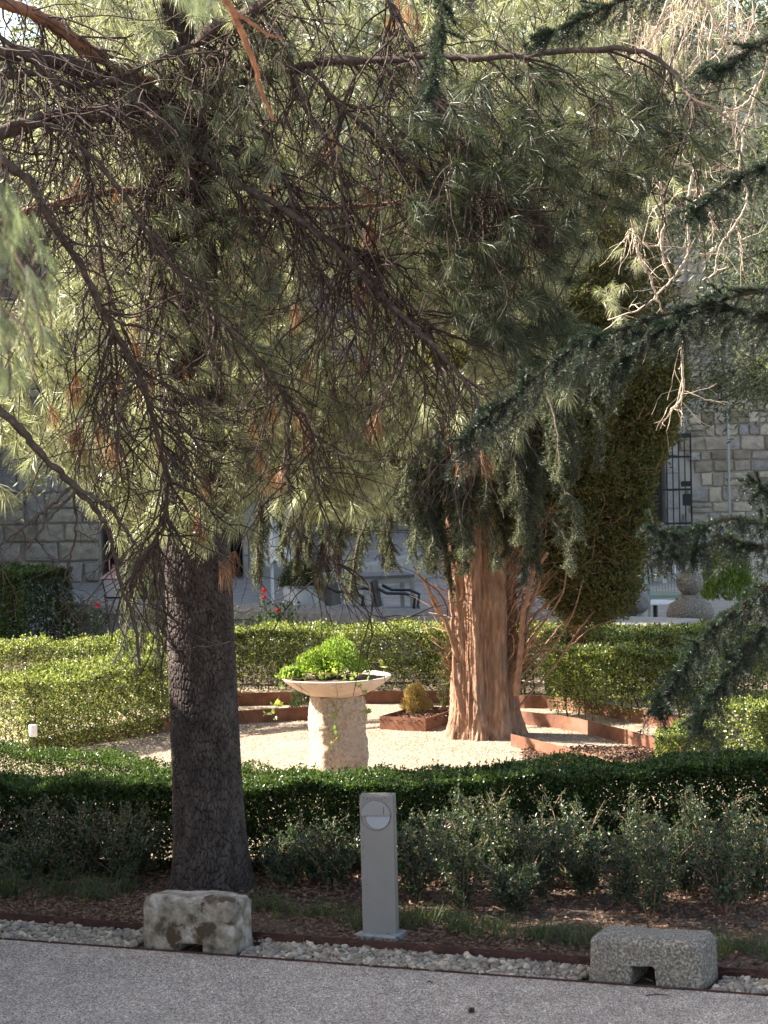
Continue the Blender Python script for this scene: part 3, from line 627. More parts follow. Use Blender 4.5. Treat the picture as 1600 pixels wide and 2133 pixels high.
# ================================================================== HEDGES
def nz1(s, k, ph): return math.sin(s * k + ph)
def hedge(name, label, pts, width, h, n, L, wd, mat, group=None, clear=0.25, z0=0.02, seed=0, stems=0.11, hfun=None, shoots=60, sparse=0.75, holes=0.55):
    r = np.random.default_rng(100 + seed)
    pts = np.array([p[:2] for p in pts], dtype=float)
    P3 = smooth_line(np.c_[pts, np.zeros(len(pts))], 60)[:, :2]
    seg = np.linalg.norm(np.diff(P3, axis=0), axis=1); S = np.concatenate(([0], np.cumsum(seg))); tot = S[-1]
    tan = unit(np.gradient(P3, axis=0)); nor = np.stack([-tan[:, 1], tan[:, 0]], 1)
    def at(s):
        return np.stack([np.interp(s, S, P3[:, 0]), np.interp(s, S, P3[:, 1])], 1), np.stack([np.interp(s, S, nor[:, 0]), np.interp(s, S, nor[:, 1])], 1)
    t = thing(name, label, 'hedge', (P3[30][0], P3[30][1], 0), group)
    ph = r.random(8) * 6
    def Hs(s, u):
        hh = h + 0.018 * np.sin(s * 5 + ph[0]) + 0.013 * np.sin(s * 13 + ph[1]) + 0.012 * np.sin(u * 21 + s * 9 + ph[2])
        if hfun: hh = hh + hfun(s / tot)
        return hh
    def make(n):
        s = r.random(n) * tot; typ = r.random(n); u = (r.random(n) - 0.5) * width; zr = r.random(n)
        dep = r.exponential(0.028, n)
        Wd_ = width / 2 + 0.02 * np.sin(s * 7 + ph[3]) + 0.014 * np.sin(s * 17 + zr * 9 + ph[4])
        hh = Hs(s, u)
        z = z0 + (hh - z0) * zr
        top = typ < 0.34; fr = (typ >= 0.34) & (typ < 0.62); bk = (typ >= 0.62) & (typ < 0.82)
        ends = (typ >= 0.97)
        z = np.where(top, hh - dep, z)
        sgn = np.where(fr, -1.0, 1.0)
        u = np.where(fr | bk, sgn * (Wd_ - dep * 1.3), u)
        s = np.where(ends, np.where(r.random(n) < 0.5, dep, tot - dep), s)
        c, nn = at(s)
        P = np.c_[c + nn * u[:, None], z]
        out = np.zeros((n, 3)); out[:, 2] = np.where(top, 1.0, 0.35)
        out[:, :2] += nn * np.where(fr | bk, sgn, 0)[:, None]
        zrel = (z - z0) / (hh - z0)
        clump = np.sin(P[:, 0] * 23 + P[:, 2] * 17 + ph[5]) * np.sin(P[:, 1] * 19 + P[:, 2] * 29 + ph[6]) + 0.6 * np.sin(P[:, 0] * 51 + P[:, 2] * 43 + ph[7])
        keep = r.random(n) < np.clip(1 - sparse * (clear - zrel) / max(clear, 1e-3), 0.06, 1) * np.clip(0.80 + holes * clump, 0.12, 1)
        return P[keep], (out + r.normal(size=(n, 3)) * 0.75)[keep]
    P, A = make(n)
    m = len(P)
    v, f = leaf_quads(P, A, L * (0.65 + 0.6 * r.random(m)), wd * (0.7 + 0.5 * r.random(m)))
    acc = Acc(); acc.add(v, f)
    # young shoots on top
    sP = []; sA = []
    for _ in range(shoots):
        s = r.random() * tot; u = (r.random() - 0.5) * width; c, nn = at(np.array([s])); b_ = np.array([*(c[0] + nn[0] * u), float(Hs(np.array([s]), np.array([u]))[0]) - 0.01])
        lean = np.array((*(r.normal(size=2) * 0.2), 1)); q = 5 + int(r.random() * 6); hgt = 0.02 + 0.05 * r.random()
        for j in range(q):
            sP.append(b_ + lean * hgt * j / q); sA.append(lean * 0.6 + r.normal(size=3) * 0.6)
    if sP:
        v, f = leaf_quads(np.array(sP), np.array(sA), L * 0.9, wd * 0.9); acc.add(v, f)
    kind(acc.build('foliage', mat, t), 'stuff')
    a = Acc(); ns = int(tot / stems)
    for i in range(ns):
        s = (i + r.random()) / ns * tot; u = (r.random() - 0.5) * width * 0.7; c, nn = at(np.array([s])); b_ = np.array([*(c[0] + nn[0] * u), -0.01])
        hh = h * (0.7 + 0.2 * r.random()); pts_ = [b_]
        for j in range(1, 6): pts_.append(b_ + np.array((r.normal() * 0.018, r.normal() * 0.018, hh * j / 5)))
        rr = 0.004 + 0.005 * r.random()
        a.tube(pts_, np.linspace(rr, 0.002, 6), 4)
        for _b in range(5):
            j = r.integers(1, 5); d_ = np.array((*(r.normal(size=2)), 1.2)); d_ = d_ / np.linalg.norm(d_) * (0.10 + 0.14 * r.random())
            if pts_[j][2] + d_[2] > h * 0.93: d_ *= 0.4
            a.tube([pts_[j], pts_[j] + d_ * 0.5 + r.normal(size=3) * 0.01, pts_[j] + d_], (rr * 0.5, rr * 0.4, 0.001), 3)
    kind(a.build('stems', M['twig'], t), 'stuff')
    return t
# front hedge, in shade
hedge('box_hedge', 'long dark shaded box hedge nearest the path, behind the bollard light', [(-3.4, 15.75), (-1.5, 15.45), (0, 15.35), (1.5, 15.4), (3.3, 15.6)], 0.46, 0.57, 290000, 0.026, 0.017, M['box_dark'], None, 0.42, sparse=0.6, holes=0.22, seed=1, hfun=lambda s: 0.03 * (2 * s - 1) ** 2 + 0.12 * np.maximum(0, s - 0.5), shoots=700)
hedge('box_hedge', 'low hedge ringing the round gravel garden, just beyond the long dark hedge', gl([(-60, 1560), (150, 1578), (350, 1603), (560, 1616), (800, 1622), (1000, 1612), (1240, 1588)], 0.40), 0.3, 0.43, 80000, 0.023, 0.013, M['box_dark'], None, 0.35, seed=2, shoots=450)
# left block
hedge('box_hedge', 'sunlit hedge block above the curved edging left of the pine trunk', [G(-40, 1590) + (0.0, 0.45, 0), G(120, 1556) + (0.2, 0.5, 0), G(350, 1508) + (0.1, 0.6, 0), G(420, 1500) + (0.1, 0.6, 0)], 0.95, 0.64, 80000, 0.030, 0.017, M['box'], 'sunlit back hedges', 0.15, seed=3, shoots=500)
hedge('box_hedge', 'farther sunlit hedge strip with rose bushes behind it at the left', gl([(-80, 1350), (120, 1342), (300, 1330), (420, 1325)], 0.62), 0.7, 0.64, 30000, 0.032, 0.019, M['box'], 'sunlit back hedges', 0.1, seed=4, shoots=250)
hedge('box_hedge', 'sunlit rear hedge behind the stone planter and the cypress trunk', [G(430, 1452) + (0, 0.6, 0), G(620, 1447) + (0, 0.55, 0), G(800, 1445) + (0, 0.55, 0), G(960, 1446) + (0, 0.6, 0), G(1160, 1458) + (0, 0.6, 0)], 0.95, 0.63, 80000, 0.030, 0.017, M['box'], 'sunlit back hedges', 0.2, seed=5, shoots=400)
hedge('box_hedge', 'sunlit hedge below the pale coping right of the cypress', [G(1150, 1470) + (0, 0.75, 0), G(1300, 1468) + (0, 0.75, 0), G(1450, 1470) + (0, 0.8, 0), G(1680, 1480) + (0, 0.8, 0)], 0.95, 0.66, 60000, 0.032, 0.018, M['box'], 'sunlit back hedges', 0.15, seed=6, shoots=300)
hedge('box_hedge', 'clipped hedge block with bare lower stems just right of the cypress trunk', [G(1178, 1492) + (0.0, 0.25, 0), G(1270, 1506) + (0, 0.25, 0), G(1370, 1512) + (0, 0.3, 0), G(1500, 1520) + (0, 0.3, 0)], 0.42, 0.64, 42000, 0.030, 0.016, M['box'], None, 0.5, seed=7, shoots=150, sparse=0.9)
hedge('box_hedge', 'small rounded box bush at the right end of the round gravel garden', gl([(1370, 1612), (1420, 1612), (1480, 1606)]), 0.42, 0.36, 16000, 0.026, 0.015, M['box'], None, 0.1, seed=8, shoots=60)
hedge('box_hedge', 'bright hedge corner behind the fir branches at the far right of the garden', gl([(1510, 1600), (1580, 1592), (1700, 1585)]), 0.6, 0.52, 24000, 0.028, 0.016, M['box'], None, 0.1, seed=9, shoots=100)
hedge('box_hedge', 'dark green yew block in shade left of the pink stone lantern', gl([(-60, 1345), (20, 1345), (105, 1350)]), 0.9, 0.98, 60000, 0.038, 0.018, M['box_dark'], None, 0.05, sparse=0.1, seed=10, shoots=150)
# slim shrub by the cypress
def shrub(name, label, base, hgt, spread, nst, nleaf, mat, L, wd, group=None, seed=0, bark=None, up=0.6):
    r = np.random.default_rng(500 + seed); t = thing(name, label, 'shrub', tuple(base), group); a = Acc(); tips = []
    b0 = np.array(base)
    for _ in range(nst):
        th = r.random() * 6.28; out = spread * (0.3 + 0.7 * r.random()); hh = hgt * (0.55 + 0.45 * r.random())
        p = b0 + np.array((r.normal() * 0.02, r.normal() * 0.02, -0.01)); pts_ = [p]
        for j in range(1, 7):
            f_ = j / 6; pts_.append(p + np.array((math.cos(th) * out * f_ ** 1.4 + r.normal() * 0.012, math.sin(th) * out * f_ ** 1.4 + r.normal() * 0.012, hh * f_)))
        a.tube(pts_, np.linspace(0.0045, 0.0012, 7), 4)
        for j in range(2, 7):
            tips.append((pts_[j - 1], pts_[j]))
            for _b in range(2):
                if r.random() < 0.8:
                    d_ = np.array((*(r.normal(size=2)), 0.5 + r.random())); d_ = d_ / np.linalg.norm(d_) * (0.06 + 0.12 * r.random()); a.tube([pts_[j - 1], pts_[j - 1] + d_ * 0.5 + (0, 0, 0.01), pts_[j - 1] + d_], (0.002, 0.0015, 0.0008), 3); tips.append((pts_[j - 1], pts_[j - 1] + d_))
    a.build('stem', bark or M['cyptwig'], t)
    tp = np.array(tips); k_ = r.integers(0, len(tp), nleaf); f_ = r.random(nleaf)[:, None]
    P = tp[k_, 0] * (1 - f_) + tp[k_, 1] * f_ + r.normal(size=(nleaf, 3)) * 0.007
    A = unit(tp[k_, 1] - tp[k_, 0]) * 0.4 + r.normal(size=(nleaf, 3)) * 0.7 + (0, 0, up * 0.3)
    v, f = leaf_quads(P, A, L * (0.6 + 0.7 * r.random(nleaf)), wd * (0.7 + 0.5 * r.random(nleaf)))
    kind(mesh_from('foliage', v, f, mat, t), 'stuff')
    return t
shrub('slim_shrub', 'slender pale stemmed shrub in front of the rear hedge left of the cypress trunk', G(925, 1490) * (1, 1, 0), 0.62, 0.10, 5, 900, M['box'], 0.028, 0.016, seed=1, bark=M['palebark'])
# loose shrubs before the front hedge
SP = [(860, 1880, .62, 'upright small leaved shrub just right of the bollard light'), (955, 1905, .66, 'tall twiggy shrub between the bollard light and the granite block, pale shoots at its top'),
      (1050, 1850, .60, 'bluish green shrub against the dark hedge, right of centre'), (1130, 1880, .62, 'dappled shrub left of the granite block'),
      (1225, 1870, .60, 'sunflecked shrub behind the left end of the granite block'), (1370, 1915, .62, 'shrub with thin bare stems directly behind the granite block'),
      (1340, 1850, .60, 'shrub half hidden behind the granite block shrub'), (1470, 1850, .66, 'pale green shrub behind the right end of the granite block'), (1520, 1905, .60, 'sunlit shrub right of the granite block'),
      (1585, 1880, .68, 'tall sunlit shrub at the far right of the planting bed'), (700, 1850, .42, 'low shadowy shrub left of the bollard light'), (610, 1850, .34, 'low shadowy shrub right of the pine trunk'),
      (20, 1830, .58, 'bluish shrub in shade at the far left of the bed'), (110, 1835, .62, 'bluish shrub in shade left of the pine trunk'), (200, 1840, .6, 'dense shaded shrub left of the lichened block'),
      (290, 1835, .58, 'shaded shrub close to the left of the pine trunk')]
SP += [(905, 1850, .5, 'low bluish shrub between the first two shrubs right of the bollard light'), (1000, 1835, .66, 'leafy shrub against the hedge under its palest shoots'), (1090, 1905, .42, 'low shrub in front of the hedge left of the granite block'),
       (1170, 1850, .66, 'tall dark shrub touching the hedge, left of the granite block'), (1290, 1890, .5, 'open shrub just behind the left corner of the granite block'), (1420, 1870, .6, 'dense shrub behind the right corner of the granite block'),
       (1560, 1850, .72, 'tallest shrub by the right end of the dark hedge'), (60, 1850, .45, 'low shaded shrub at the left end of the bed'), (155, 1845, .5, 'low shaded shrub midway between the bed end and the pine trunk'), (245, 1850, .5, 'low dark shrub behind the grass left of the lichened block'),
       (650, 1840, .5, 'dark shrub against the hedge between the pine trunk and the bollard light')]
for i, (x_, y_, h_, lb) in enumerate(SP):
    shrub('young_shrub', lb, G(x_ + rng.normal() * 8, y_), h_ * rng.uniform(0.70, 1.05), 0.25, 14, 2900, M['shrub'], 0.024, 0.014, 'loose small leaved shrubs in front of the hedge', seed=10 + i)

# grass tufts in the bed
def grass(label, places, n, hgt, seed):
    r = np.random.default_rng(seed); a = []
    P = []; A = []
    for (x_, y_, w_) in places:
        c = G(x_, y_); k_ = n
        
        cc = r.integers(0, 9, k_); cx_ = r.normal(size=9) * w_; cy_ = r.normal(size=9) * 0.07
        P.append(np.c_[c[0] + cx_[cc] + r.normal(size=k_) * 0.016, c[1] + cy_[cc] + r.normal(size=k_) * 0.014, np.full(k_, 0.01)]); A.append(np.c_[r.normal(size=(k_, 2)) * 0.45, np.ones(k_)])
    P = np.concatenate(P); A = np.concatenate(A); L = hgt * (0.4 + 0.8 * r.random(len(P)))
    v, q, tr = bent_needles(P, A, L, 0.0035, 0.9); acc = Acc(); acc.add(v, q); acc.f.append(tr.ravel()); acc.z.append(np.full(len(tr), 3))
    o = acc.build('grass', M['grass']); kind(o, 'stuff'); tag(o, label, 'grass')
grass('thin grass tufts in the shade left of the lichened block', [(20, 1870, .1), (90, 1868, .12), (150, 1872, .12), (190, 1880, .08), (230, 1870, .08), (0, 1875, .1)], 120, 0.24, 1)
grass('dark grass between the lichened block and the bollard light', [(600, 1910, .15), (640, 1915, .12), (700, 1920, .1), (540, 1895, .06), (745, 1935, .04), (570, 1905, .05)], 100, 0.17, 2)
grass('green grass between the bollard light and the granite block', [(850, 1935, .05), (890, 1930, .06), (1000, 1950, .1), (1060, 1955, .1), (1110, 1960, .1), (1170, 1970, .1), (1215, 1975, .06), (950, 1945, .06)], 130, 0.20, 3)
grass('green grass right of the granite block', [(1500, 1985, .06), (1540, 1990, .1), (1590, 1995, .1)], 120, 0.19, 4)
# dry needles and sticks on the pebbles
n = 260; x = rng.uniform(-2.2, 2.1, n); y = edge_path(x) + rng.normal(size=n) * 0.2 + 0.2
v, f = needle_tris(np.c_[x, y, np.full(n, 0.035) + rng.random(n) * 0.02], rng.normal(size=(n, 3)) * (1, 1, 0.15), 0.05 + 0.07 * rng.random(n), 0.002)
kind(tag(mesh_from('dry_needles', v, f, M['needle_dead']), 'dry fallen pine needles scattered over pebbles and steel edging', 'pine needles'), 'stuff')
for (x_, y_, l_, lb) in ((1370, 2073, .12, 'thin dry stick on the gravel below the granite block'), (1400, 2060, .10, 'thin dry stick beside the foot of the granite block'), (895, 2046, .03, 'tiny dark twig on the gravel path')):
    p = G(x_, y_, 0.006); a = Acc(); a.tube([p - (l_ / 2, 0, 0), p + (0, 0.01, 0.003), p + (l_ / 2, -0.01, 0.0)], (0.003, 0.004, 0.002), 5); tag(a.build('dry_stick', M['twig']), lb, 'stick')
# pine cone
pc = G(982, 2110); t = thing('pine_cone', 'small brown pine cone lying on the gravel path', 'pine cone', (pc[0], pc[1], 0.0))
a = Acc(); a.lathe((pc[0], pc[1], 0.012), [(0, -0.012), (0.009, -0.008), (0.012, 0), (0.008, 0.01), (0.0, 0.016)], 10); a.build('core', M['twig'], t)
k_ = np.arange(60); ph = k_ * 2.4; zz = np.linspace(-0.9, 0.9, 60); rr = np.sqrt(1 - zz ** 2 * 0.8) * 0.011
P = np.c_[pc[0] + rr * np.cos(ph), pc[1] + rr * np.sin(ph), 0.013 + zz * 0.013]; A = np.c_[np.cos(ph), np.sin(ph), np.full(60, 0.5)]
v, f = leaf_quads(P, A, 0.008, 0.008); kind(mesh_from('scale', v, f, M['chip'], t), 'stuff')
# small garden spotlight
sp = W(69, 1522, 20.4); t = thing('garden_spotlight', 'small white tube spotlight at the foot of the left hedge', 'spotlight', (sp[0], sp[1], 0))
a = Acc(); a.lathe((sp[0], sp[1], sp[2]), [(0, 0.05), (0.034, 0.05), (0.036, 0.045), (0.036, -0.045), (0.028, -0.05)], 20); a.build('housing', M['whitemetal'], t, True)
a = Acc(); a.lathe((sp[0], sp[1], sp[2]), [(0, -0.035), (0.028, -0.045)], 20); a.build('lens', M['lens'], t)
a = Acc(); a.tube([(sp[0], sp[1], 0), (sp[0], sp[1], sp[2] - 0.04)], 0.008, 6); a.build('stake', M['black'], t)

# ================================================================== PINE TREE
TB = G(440, 1856); TX, TY = TB[0], TB[1]
pine = thing('pine_tree', 'big shaded pine with cracked dark bark, dead twigs and long sunlit needles', 'tree', (TX, TY, 0))
def trunk_axis(z):
    # slight lean to the left as it rises
    return TX - 0.012 * z, TY + 0.0 * z
R_of = lambda z: (0.210 + 0.06 * np.exp(-z * 5) - 0.0075 * z) * (1 - 0.5 * np.clip((z - 4.4) / 1.0, 0, 1))
nz_, nt_ = 560, 300
zz = np.concatenate([np.linspace(-0.03, 2.7, 470), np.linspace(2.72, 9.0, 90)]); th = np.arange(nt_) * 2 * math.pi / nt_
U = (th * 0.21)[None, :] * np.ones((nz_, 1)); Z = zz[:, None] * np.ones((1, nt_))
def bark_cells(U, Z, cu, cz, per, seed):
    r = np.random.default_rng(seed); NU = int(round(per / cu)); cu = per / NU; NZ = 400
    jx = r.random((NU, NZ)); jz = r.random((NU, NZ))
    wob = 0.007 * np.sin(Z * 13 + U * 7) + 0.0035 * np.sin(Z * 63 + 1.0 + U * 30)
    u = (U + wob) / cu; z = Z / cz + 2; iu = np.floor(u).astype(int); iz = np.floor(z).astype(int)
    F1 = np.full(U.shape, 9.0); F2 = F1.copy()
    for a_ in (-1, 0, 1):
        for b_ in (-1, 0, 1):
            ku = (iu + a_) % NU; kz = np.clip(iz + b_, 0, NZ - 1)
            d = np.hypot(iu + a_ + jx[ku, kz] - u, (iz + b_ + jz[ku, kz] - z))
            F2 = np.where(d < F1, F1, np.minimum(F2, d)); F1 = np.minimum(F1, d)
    return F2 - F1
per = 2 * math.pi * 0.21
e1 = bark_cells(U, Z, 0.0205, 0.060, per, 3); e2 = bark_cells(U, Z, 0.012, 0.022, per, 4)
fis = np.clip((e1 - 0.02) / 0.20, 0, 1) ** 0.7; hgt = fis * 0.016 + np.clip(e2 / 0.3, 0, 1) * 0.003
rr = R_of(Z) + hgt - 0.008 + 0.008 * np.sin(3 * th + 0.8)[None, :] * np.exp(-Z * 2) + 0.02 * np.sin(5 * th + 2)[None, :] * np.exp(-Z * 7)
V = np.stack([TX - 0.012 * Z + rr * np.cos(th)[None, :], TY + rr * np.sin(th)[None, :], Z], -1).reshape(-1, 3)
i = np.arange(nz_ - 1)[:, None] * nt_; j = np.arange(nt_)[None, :]; j2 = (j + 1) % nt_
trk = mesh_from('trunk', V, np.stack([i + j, i + j2, i + nt_ + j2, i + nt_ + j], -1).reshape(-1, 4), M['bark'], pine, True)
att = trk.data.attributes.new('fissure', 'FLOAT', 'POINT'); att.data.foreach_set('value', (fis * (0.75 + 0.25 * np.clip(e2 / 0.3, 0, 1))).astype(np.float32).ravel())

def limb_pts(px, d0, d1, n=None, wob=0.012):
    ds = np.linspace(d0, d1, len(px)); P = np.array([W(x_, y_, d_) for (x_, y_), d_ in zip(px, ds)])
    n = n or max(10, len(px) * 6); L = smooth_line(P, n); L[1:-1] += rng.normal(size=(n - 2, 3)) * wob * 0.35
    return L
LIMBS = [
 ([(360, 205), (330, 195), (220, 165), (140, 132), (60, 115), (-60, 108)], 14.75, 13.6, .055, .045, 'limb'),
 ([(360, 210), (300, 225), (230, 240), (130, 240), (60, 256), (-60, 300)], 14.7, 13.2, .045, .040, 'limb'),
 ([(360, 200), (450, 185), (550, 160), (620, 140), (700, 125), (800, 126), (900, 115), (1000, 120), (1200, 105), (1340, 108), (1420, 170), (1440, 210)], 14.75, 13.6, .036, .010, 'limb'),
 ([(360, 195), (400, 110), (450, 60), (530, 20), (640, -60)], 14.75, 14.0, .05, .035, 'limb'),
 ([(-60, -10), (30, 12), (110, 50), (180, 100), (260, 150), (345, 190)], 13.4, 14.7, .035, .045, 'redlimb'),
 ([(-40, 165), (80, 152), (170, 180), (270, 150), (400, 95), (500, 60)], 13.6, 14.5, .022, .012, 'limb'),
 ([(330, 240), (380, 280), (440, 340), (490, 380), (580, 430), (680, 500), (740, 560), (800, 620), (860, 680), (920, 740), (965, 790), (1000, 850), (1010, 900)], 14.5, 13.2, .026, .009, 'limb'),
 ([(350, 215), (440, 270), (500, 320), (590, 370), (610, 430), (650, 520), (690, 600)], 14.6, 13.8, .018, .005, 'limb'),
 ([(-30, 310), (60, 380), (110, 470), (160, 540), (200, 620), (240, 690), (290, 780), (320, 880), (345, 980), (345, 1080), (320, 1130), (290, 1190)], 13.0, 13.6, .026, .006, 'limb'),
 ([(20, 256), (70, 258), (130, 275), (230, 370), (280, 440), (330, 520), (400, 600), (470, 680), (530, 740), (570, 800), (640, 880), (655, 1000), (690, 1130), (705, 1190)], 13.3, 13.8, .018, .004, 'limb'),
 ([(20, 450), (130, 422), (220, 400), (300, 397), (380, 415), (440, 440), (560, 437), (700, 432), (800, 426), (900, 400), (1050, 380)], 14.2, 14.9, .024, .008, 'redlimb'),  # sunlit limb, its orange light put into the bark colour
 ([(-40, 820), (40, 890), (90, 950), (150, 1010), (200, 1060), (230, 1120), (250, 1210), (280, 1300), (292, 1385)], 12.8, 13.2, .024, .007, 'limb'),
 ([(150, 1010), (220, 1052), (260, 1100), (282, 1132)], 12.95, 12.9, .014, .007, 'limb'),
 ([(150, 1010), (110, 1050), (70, 1080), (20, 1120), (-10, 1145)], 12.95, 12.7, .010, .004, 'limb'),
 ([(160, 1020), (90, 1095), (50, 1150), (0, 1190)], 12.95, 12.6, .009, .003, 'limb'),
 ([(155, 1025), (158, 1110), (140, 1180), (125, 1250)], 12.95, 13.0, .008, .003, 'limb'),
 ([(640, 145), (720, 230), (800, 290), (880, 350), (960, 390), (1050, 430), (1130, 440)], 14.3, 13.5, .016, .005, 'limb'),
 ([(292, 1385), (285, 1400), (265, 1425), (232, 1436)], 13.2, 13.1, .004, .002, 'limb'),
 ([(500, 0), (560, 40), (600, 110), (640, 230), (700, 330), (720, 450), (745, 600), (740, 700)], 14.4, 13.7, .018, .004, 'limb'),
 ([(800, -20), (840, 60), (900, 200), (960, 300), (1040, 420)], 14.4, 13.7, .015, .004, 'limb'),
 ([(-20, 60), (120, 180), (180, 330), (200, 470), (230, 640), (232, 760), (240, 900)], 13.5, 13.9, .016, .004, 'limb'),
 ([(360, 230), (330, 330), (300, 460), (340, 600), (330, 740), (345, 860)], 14.4, 13.9, .016, .005, 'limb'),
 ([(690, 500), (780, 540), (860, 640), (900, 690)], 14.2, 13.8, .009, .003, 'limb'),
]
L_ALL = []
for px, d0, d1, r0, r1, mt in LIMBS:
    L = limb_pts(px, d0, d1); a = Acc(); n = len(L)
    rad_ = np.linspace(r0, r1, n) * (1 + 0.10 * rng.normal(size=n)); a.tube(L, rad_, 9); a.build('limb', M[mt], pine, True)
    L_ALL.append((L, rad_))

def grow(acc, p, d, length, r0, lvl, r, droop=0.35, curl=0.35, out=None, k=4, kids=(2, 5), step=0.06):
    n = max(4, int(length / step)); pts_ = [np.array(p)]; d = np.array(d, dtype=float); d /= np.linalg.norm(d); st = length / n
    drift = r.normal(size=3) * curl * 0.35
    for _ in range(n):
        d = d + r.normal(size=3) * curl * 0.55 + drift * 0.5 + np.array((0, 0, -droop * 0.28)); d /= np.linalg.norm(d)
        pts_.append(pts_[-1] + d * st)
    P = np.array(pts_); acc.tube(P, np.linspace(r0, max(0.0009, r0 * 0.3), len(P)), k if lvl == 0 else 3, False)
    if out is not None: out.append(P)
    if lvl < 2:
        for _ in range(r.integers(*kids) if lvl == 0 else r.integers(0, 3)):
            j = r.integers(1, len(P) - 1); nd = d * 0.4 + unit(r.normal(size=3)) * 0.9 + (P[j] - P[j - 1]) / st * 0.5
            grow(acc, P[j], nd, length * (0.3 + 0.35 * r.random()), r0 * 0.6, lvl + 1, r, droop, curl, out, k, kids, step)
r = np.random.default_rng(77)
acc = Acc()
def limb_twigs(idx, count, lo, hi, bias, r0=0.0056):
    for _ in range(count):
        L, rd = L_ALL[idx[r.integers(0, len(idx))]]; j = r.integers(1, len(L)); t_ = unit(L[min(j + 1, len(L) - 1)] - L[j - 1])
        d = unit(r.normal(size=3) * (0.9, 0.9, 0.7)) + t_ * 0.5 + np.array(bias)
        grow(acc, L[j], d, r.uniform(lo, hi), r0 * r.uniform(0.7, 1.6), 0, r)
limb_twigs([0, 1, 2, 3, 4, 5], 270, .45, 1.35, (0.35, -0.1, -0.7))
limb_twigs([6, 7, 16, 18, 19, 22], 270, .35, 1.1, (0.15, -0.1, -0.6))
limb_twigs([8, 9, 20, 21], 250, .35, 1.05, (0.1, -0.1, -0.5))
limb_twigs([10], 110, .2, .6, (0.1, 0, -0.6))
limb_twigs([11, 12, 13, 14, 15], 36, .12, .4, (0, 0, -0.6), 0.003)
kind(acc.build('dead_twigs', M['twig'], pine), 'stuff')

# needles: sunlit outer foliage
def in_poly(x, y, poly):
    c = False; n = len(poly); j = n - 1
    for i in range(n):
        xi, yi = poly[i]; xj, yj = poly[j]
        if (yi > y) != (yj > y) and x < (xj - xi) * (y - yi) / (yj - yi) + xi: c = not c
        j = i
    return c
def poly_points(poly, n, r, thr=-0.2, k=0.012):
    xs = [p[0] for p in poly]; ys = [p[1] for p in poly]; out = []
    while len(out) < n:
        x_, y_ = r.uniform(min(xs), max(xs)), r.uniform(min(ys), max(ys))
        if in_poly(x_, y_, poly) and mnoise.noise(Vector((x_ * k, y_ * k, 3.7))) > thr + 0.15 * r.normal(): out.append((x_, y_))
    return out
def needle_mesh(C, U_, m, Lr, wd, spread, g, mat, parent, name, twl=0.09):
    n = len(C); U_ = unit(U_)
    Cr = np.repeat(C, m, 0); Ur = np.repeat(U_, m, 0); N = n * m
    ang = spread[0] + (spread[1] - spread[0]) * rng.random(N); Pp = perp(Ur)
    D = Ur * np.cos(ang)[:, None] + Pp * np.sin(ang)[:, None] + np.array((0, 0, -g * 0.5))
    base = Cr - Ur * (rng.random(N) * twl)[:, None]
    Ls = np.repeat(rng.uniform(Lr[0], Lr[1], n), m) * rng.uniform(0.75, 1.1, N)
    v, q, tr = bent_needles(base, D, Ls, wd, g)
    a = Acc(); a.add(v, q); a.f.append(tr.ravel()); a.z.append(np.full(len(tr), 3))
    return kind(a.build(name, mat, parent), 'stuff')
def supports(C, U_, parent, mat, lo, hi, rad0, r, name='twigs'):
    a = Acc()
    for c, u in zip(C, U_):
        u = u / np.linalg.norm(u); l = r.uniform(lo, hi); s = r.normal(size=3) * 0.25
        pts_ = [c, c - u * l * 0.3, c - u * l * 0.65 + s * l * 0.2 + (0, 0, l * 0.08), c - u * l + s * l * 0.5 + (0, 0, l * 0.25)]
        a.tube(pts_, (rad0 * 0.6, rad0 * 0.8, rad0, rad0 * 1.2), 4, False)
    return kind(a.build(name, mat, parent), 'stuff')
r = np.random.default_rng(5)
polyA = [(100, -60), (1250, -60), (1300, 200), (1250, 500), (1150, 640), (1180, 780), (1090, 900), (1010, 880), (900, 830), (800, 1060), (720, 1070), (640, 1075), (560, 1000), (490, 1060), (420, 1130), (340, 1115), (260, 1105), (190, 1050), (120, 960), (-60, 900), (-60, 640), (120, 600), (100, 400)]
pts_ = poly_points(polyA, 3700, r, -0.35, 0.011)
pts_ += poly_points([(250, 780), (800, 800), (790, 1060), (640, 1070), (560, 1000), (480, 1050), (350, 1115), (200, 1060)], 520, r, -0.3, 0.02)
NFRONT = len(pts_); pts_ += poly_points([(180, -60), (620, -60), (600, 150), (430, 330), (280, 300), (200, 120)], 160, r, -0.6, 0.02); pts_ += poly_points([(250, 300), (560, 300), (600, 700), (560, 1030), (470, 1110), (360, 1130), (290, 1080), (250, 700)], 240, r, -0.5, 0.02) + poly_points([(310, 230), (470, 230), (500, 700), (500, 1100), (340, 1130), (310, 700)], 150, r, -0.9, 0.02)
C = np.array([W(x_, y_, r.uniform(15.9, 18.1) if q < NFRONT else r.uniform(14.1, 14.75)) for q, (x_, y_) in enumerate(pts_)])
U_ = r.normal(size=C.shape) * (0.6, 0.6, 0.35) + np.array((0.25, -0.25, -0.5))
needle_mesh(C, U_, 60, (0.11, 0.18), 0.0036, (0.10, 1.05), 0.45, M['needle'], pine, 'sunlit_needles')
supports(C, U_, pine, M['twig'], 0.15, 0.4, 0.003, r, 'needle_twigs')
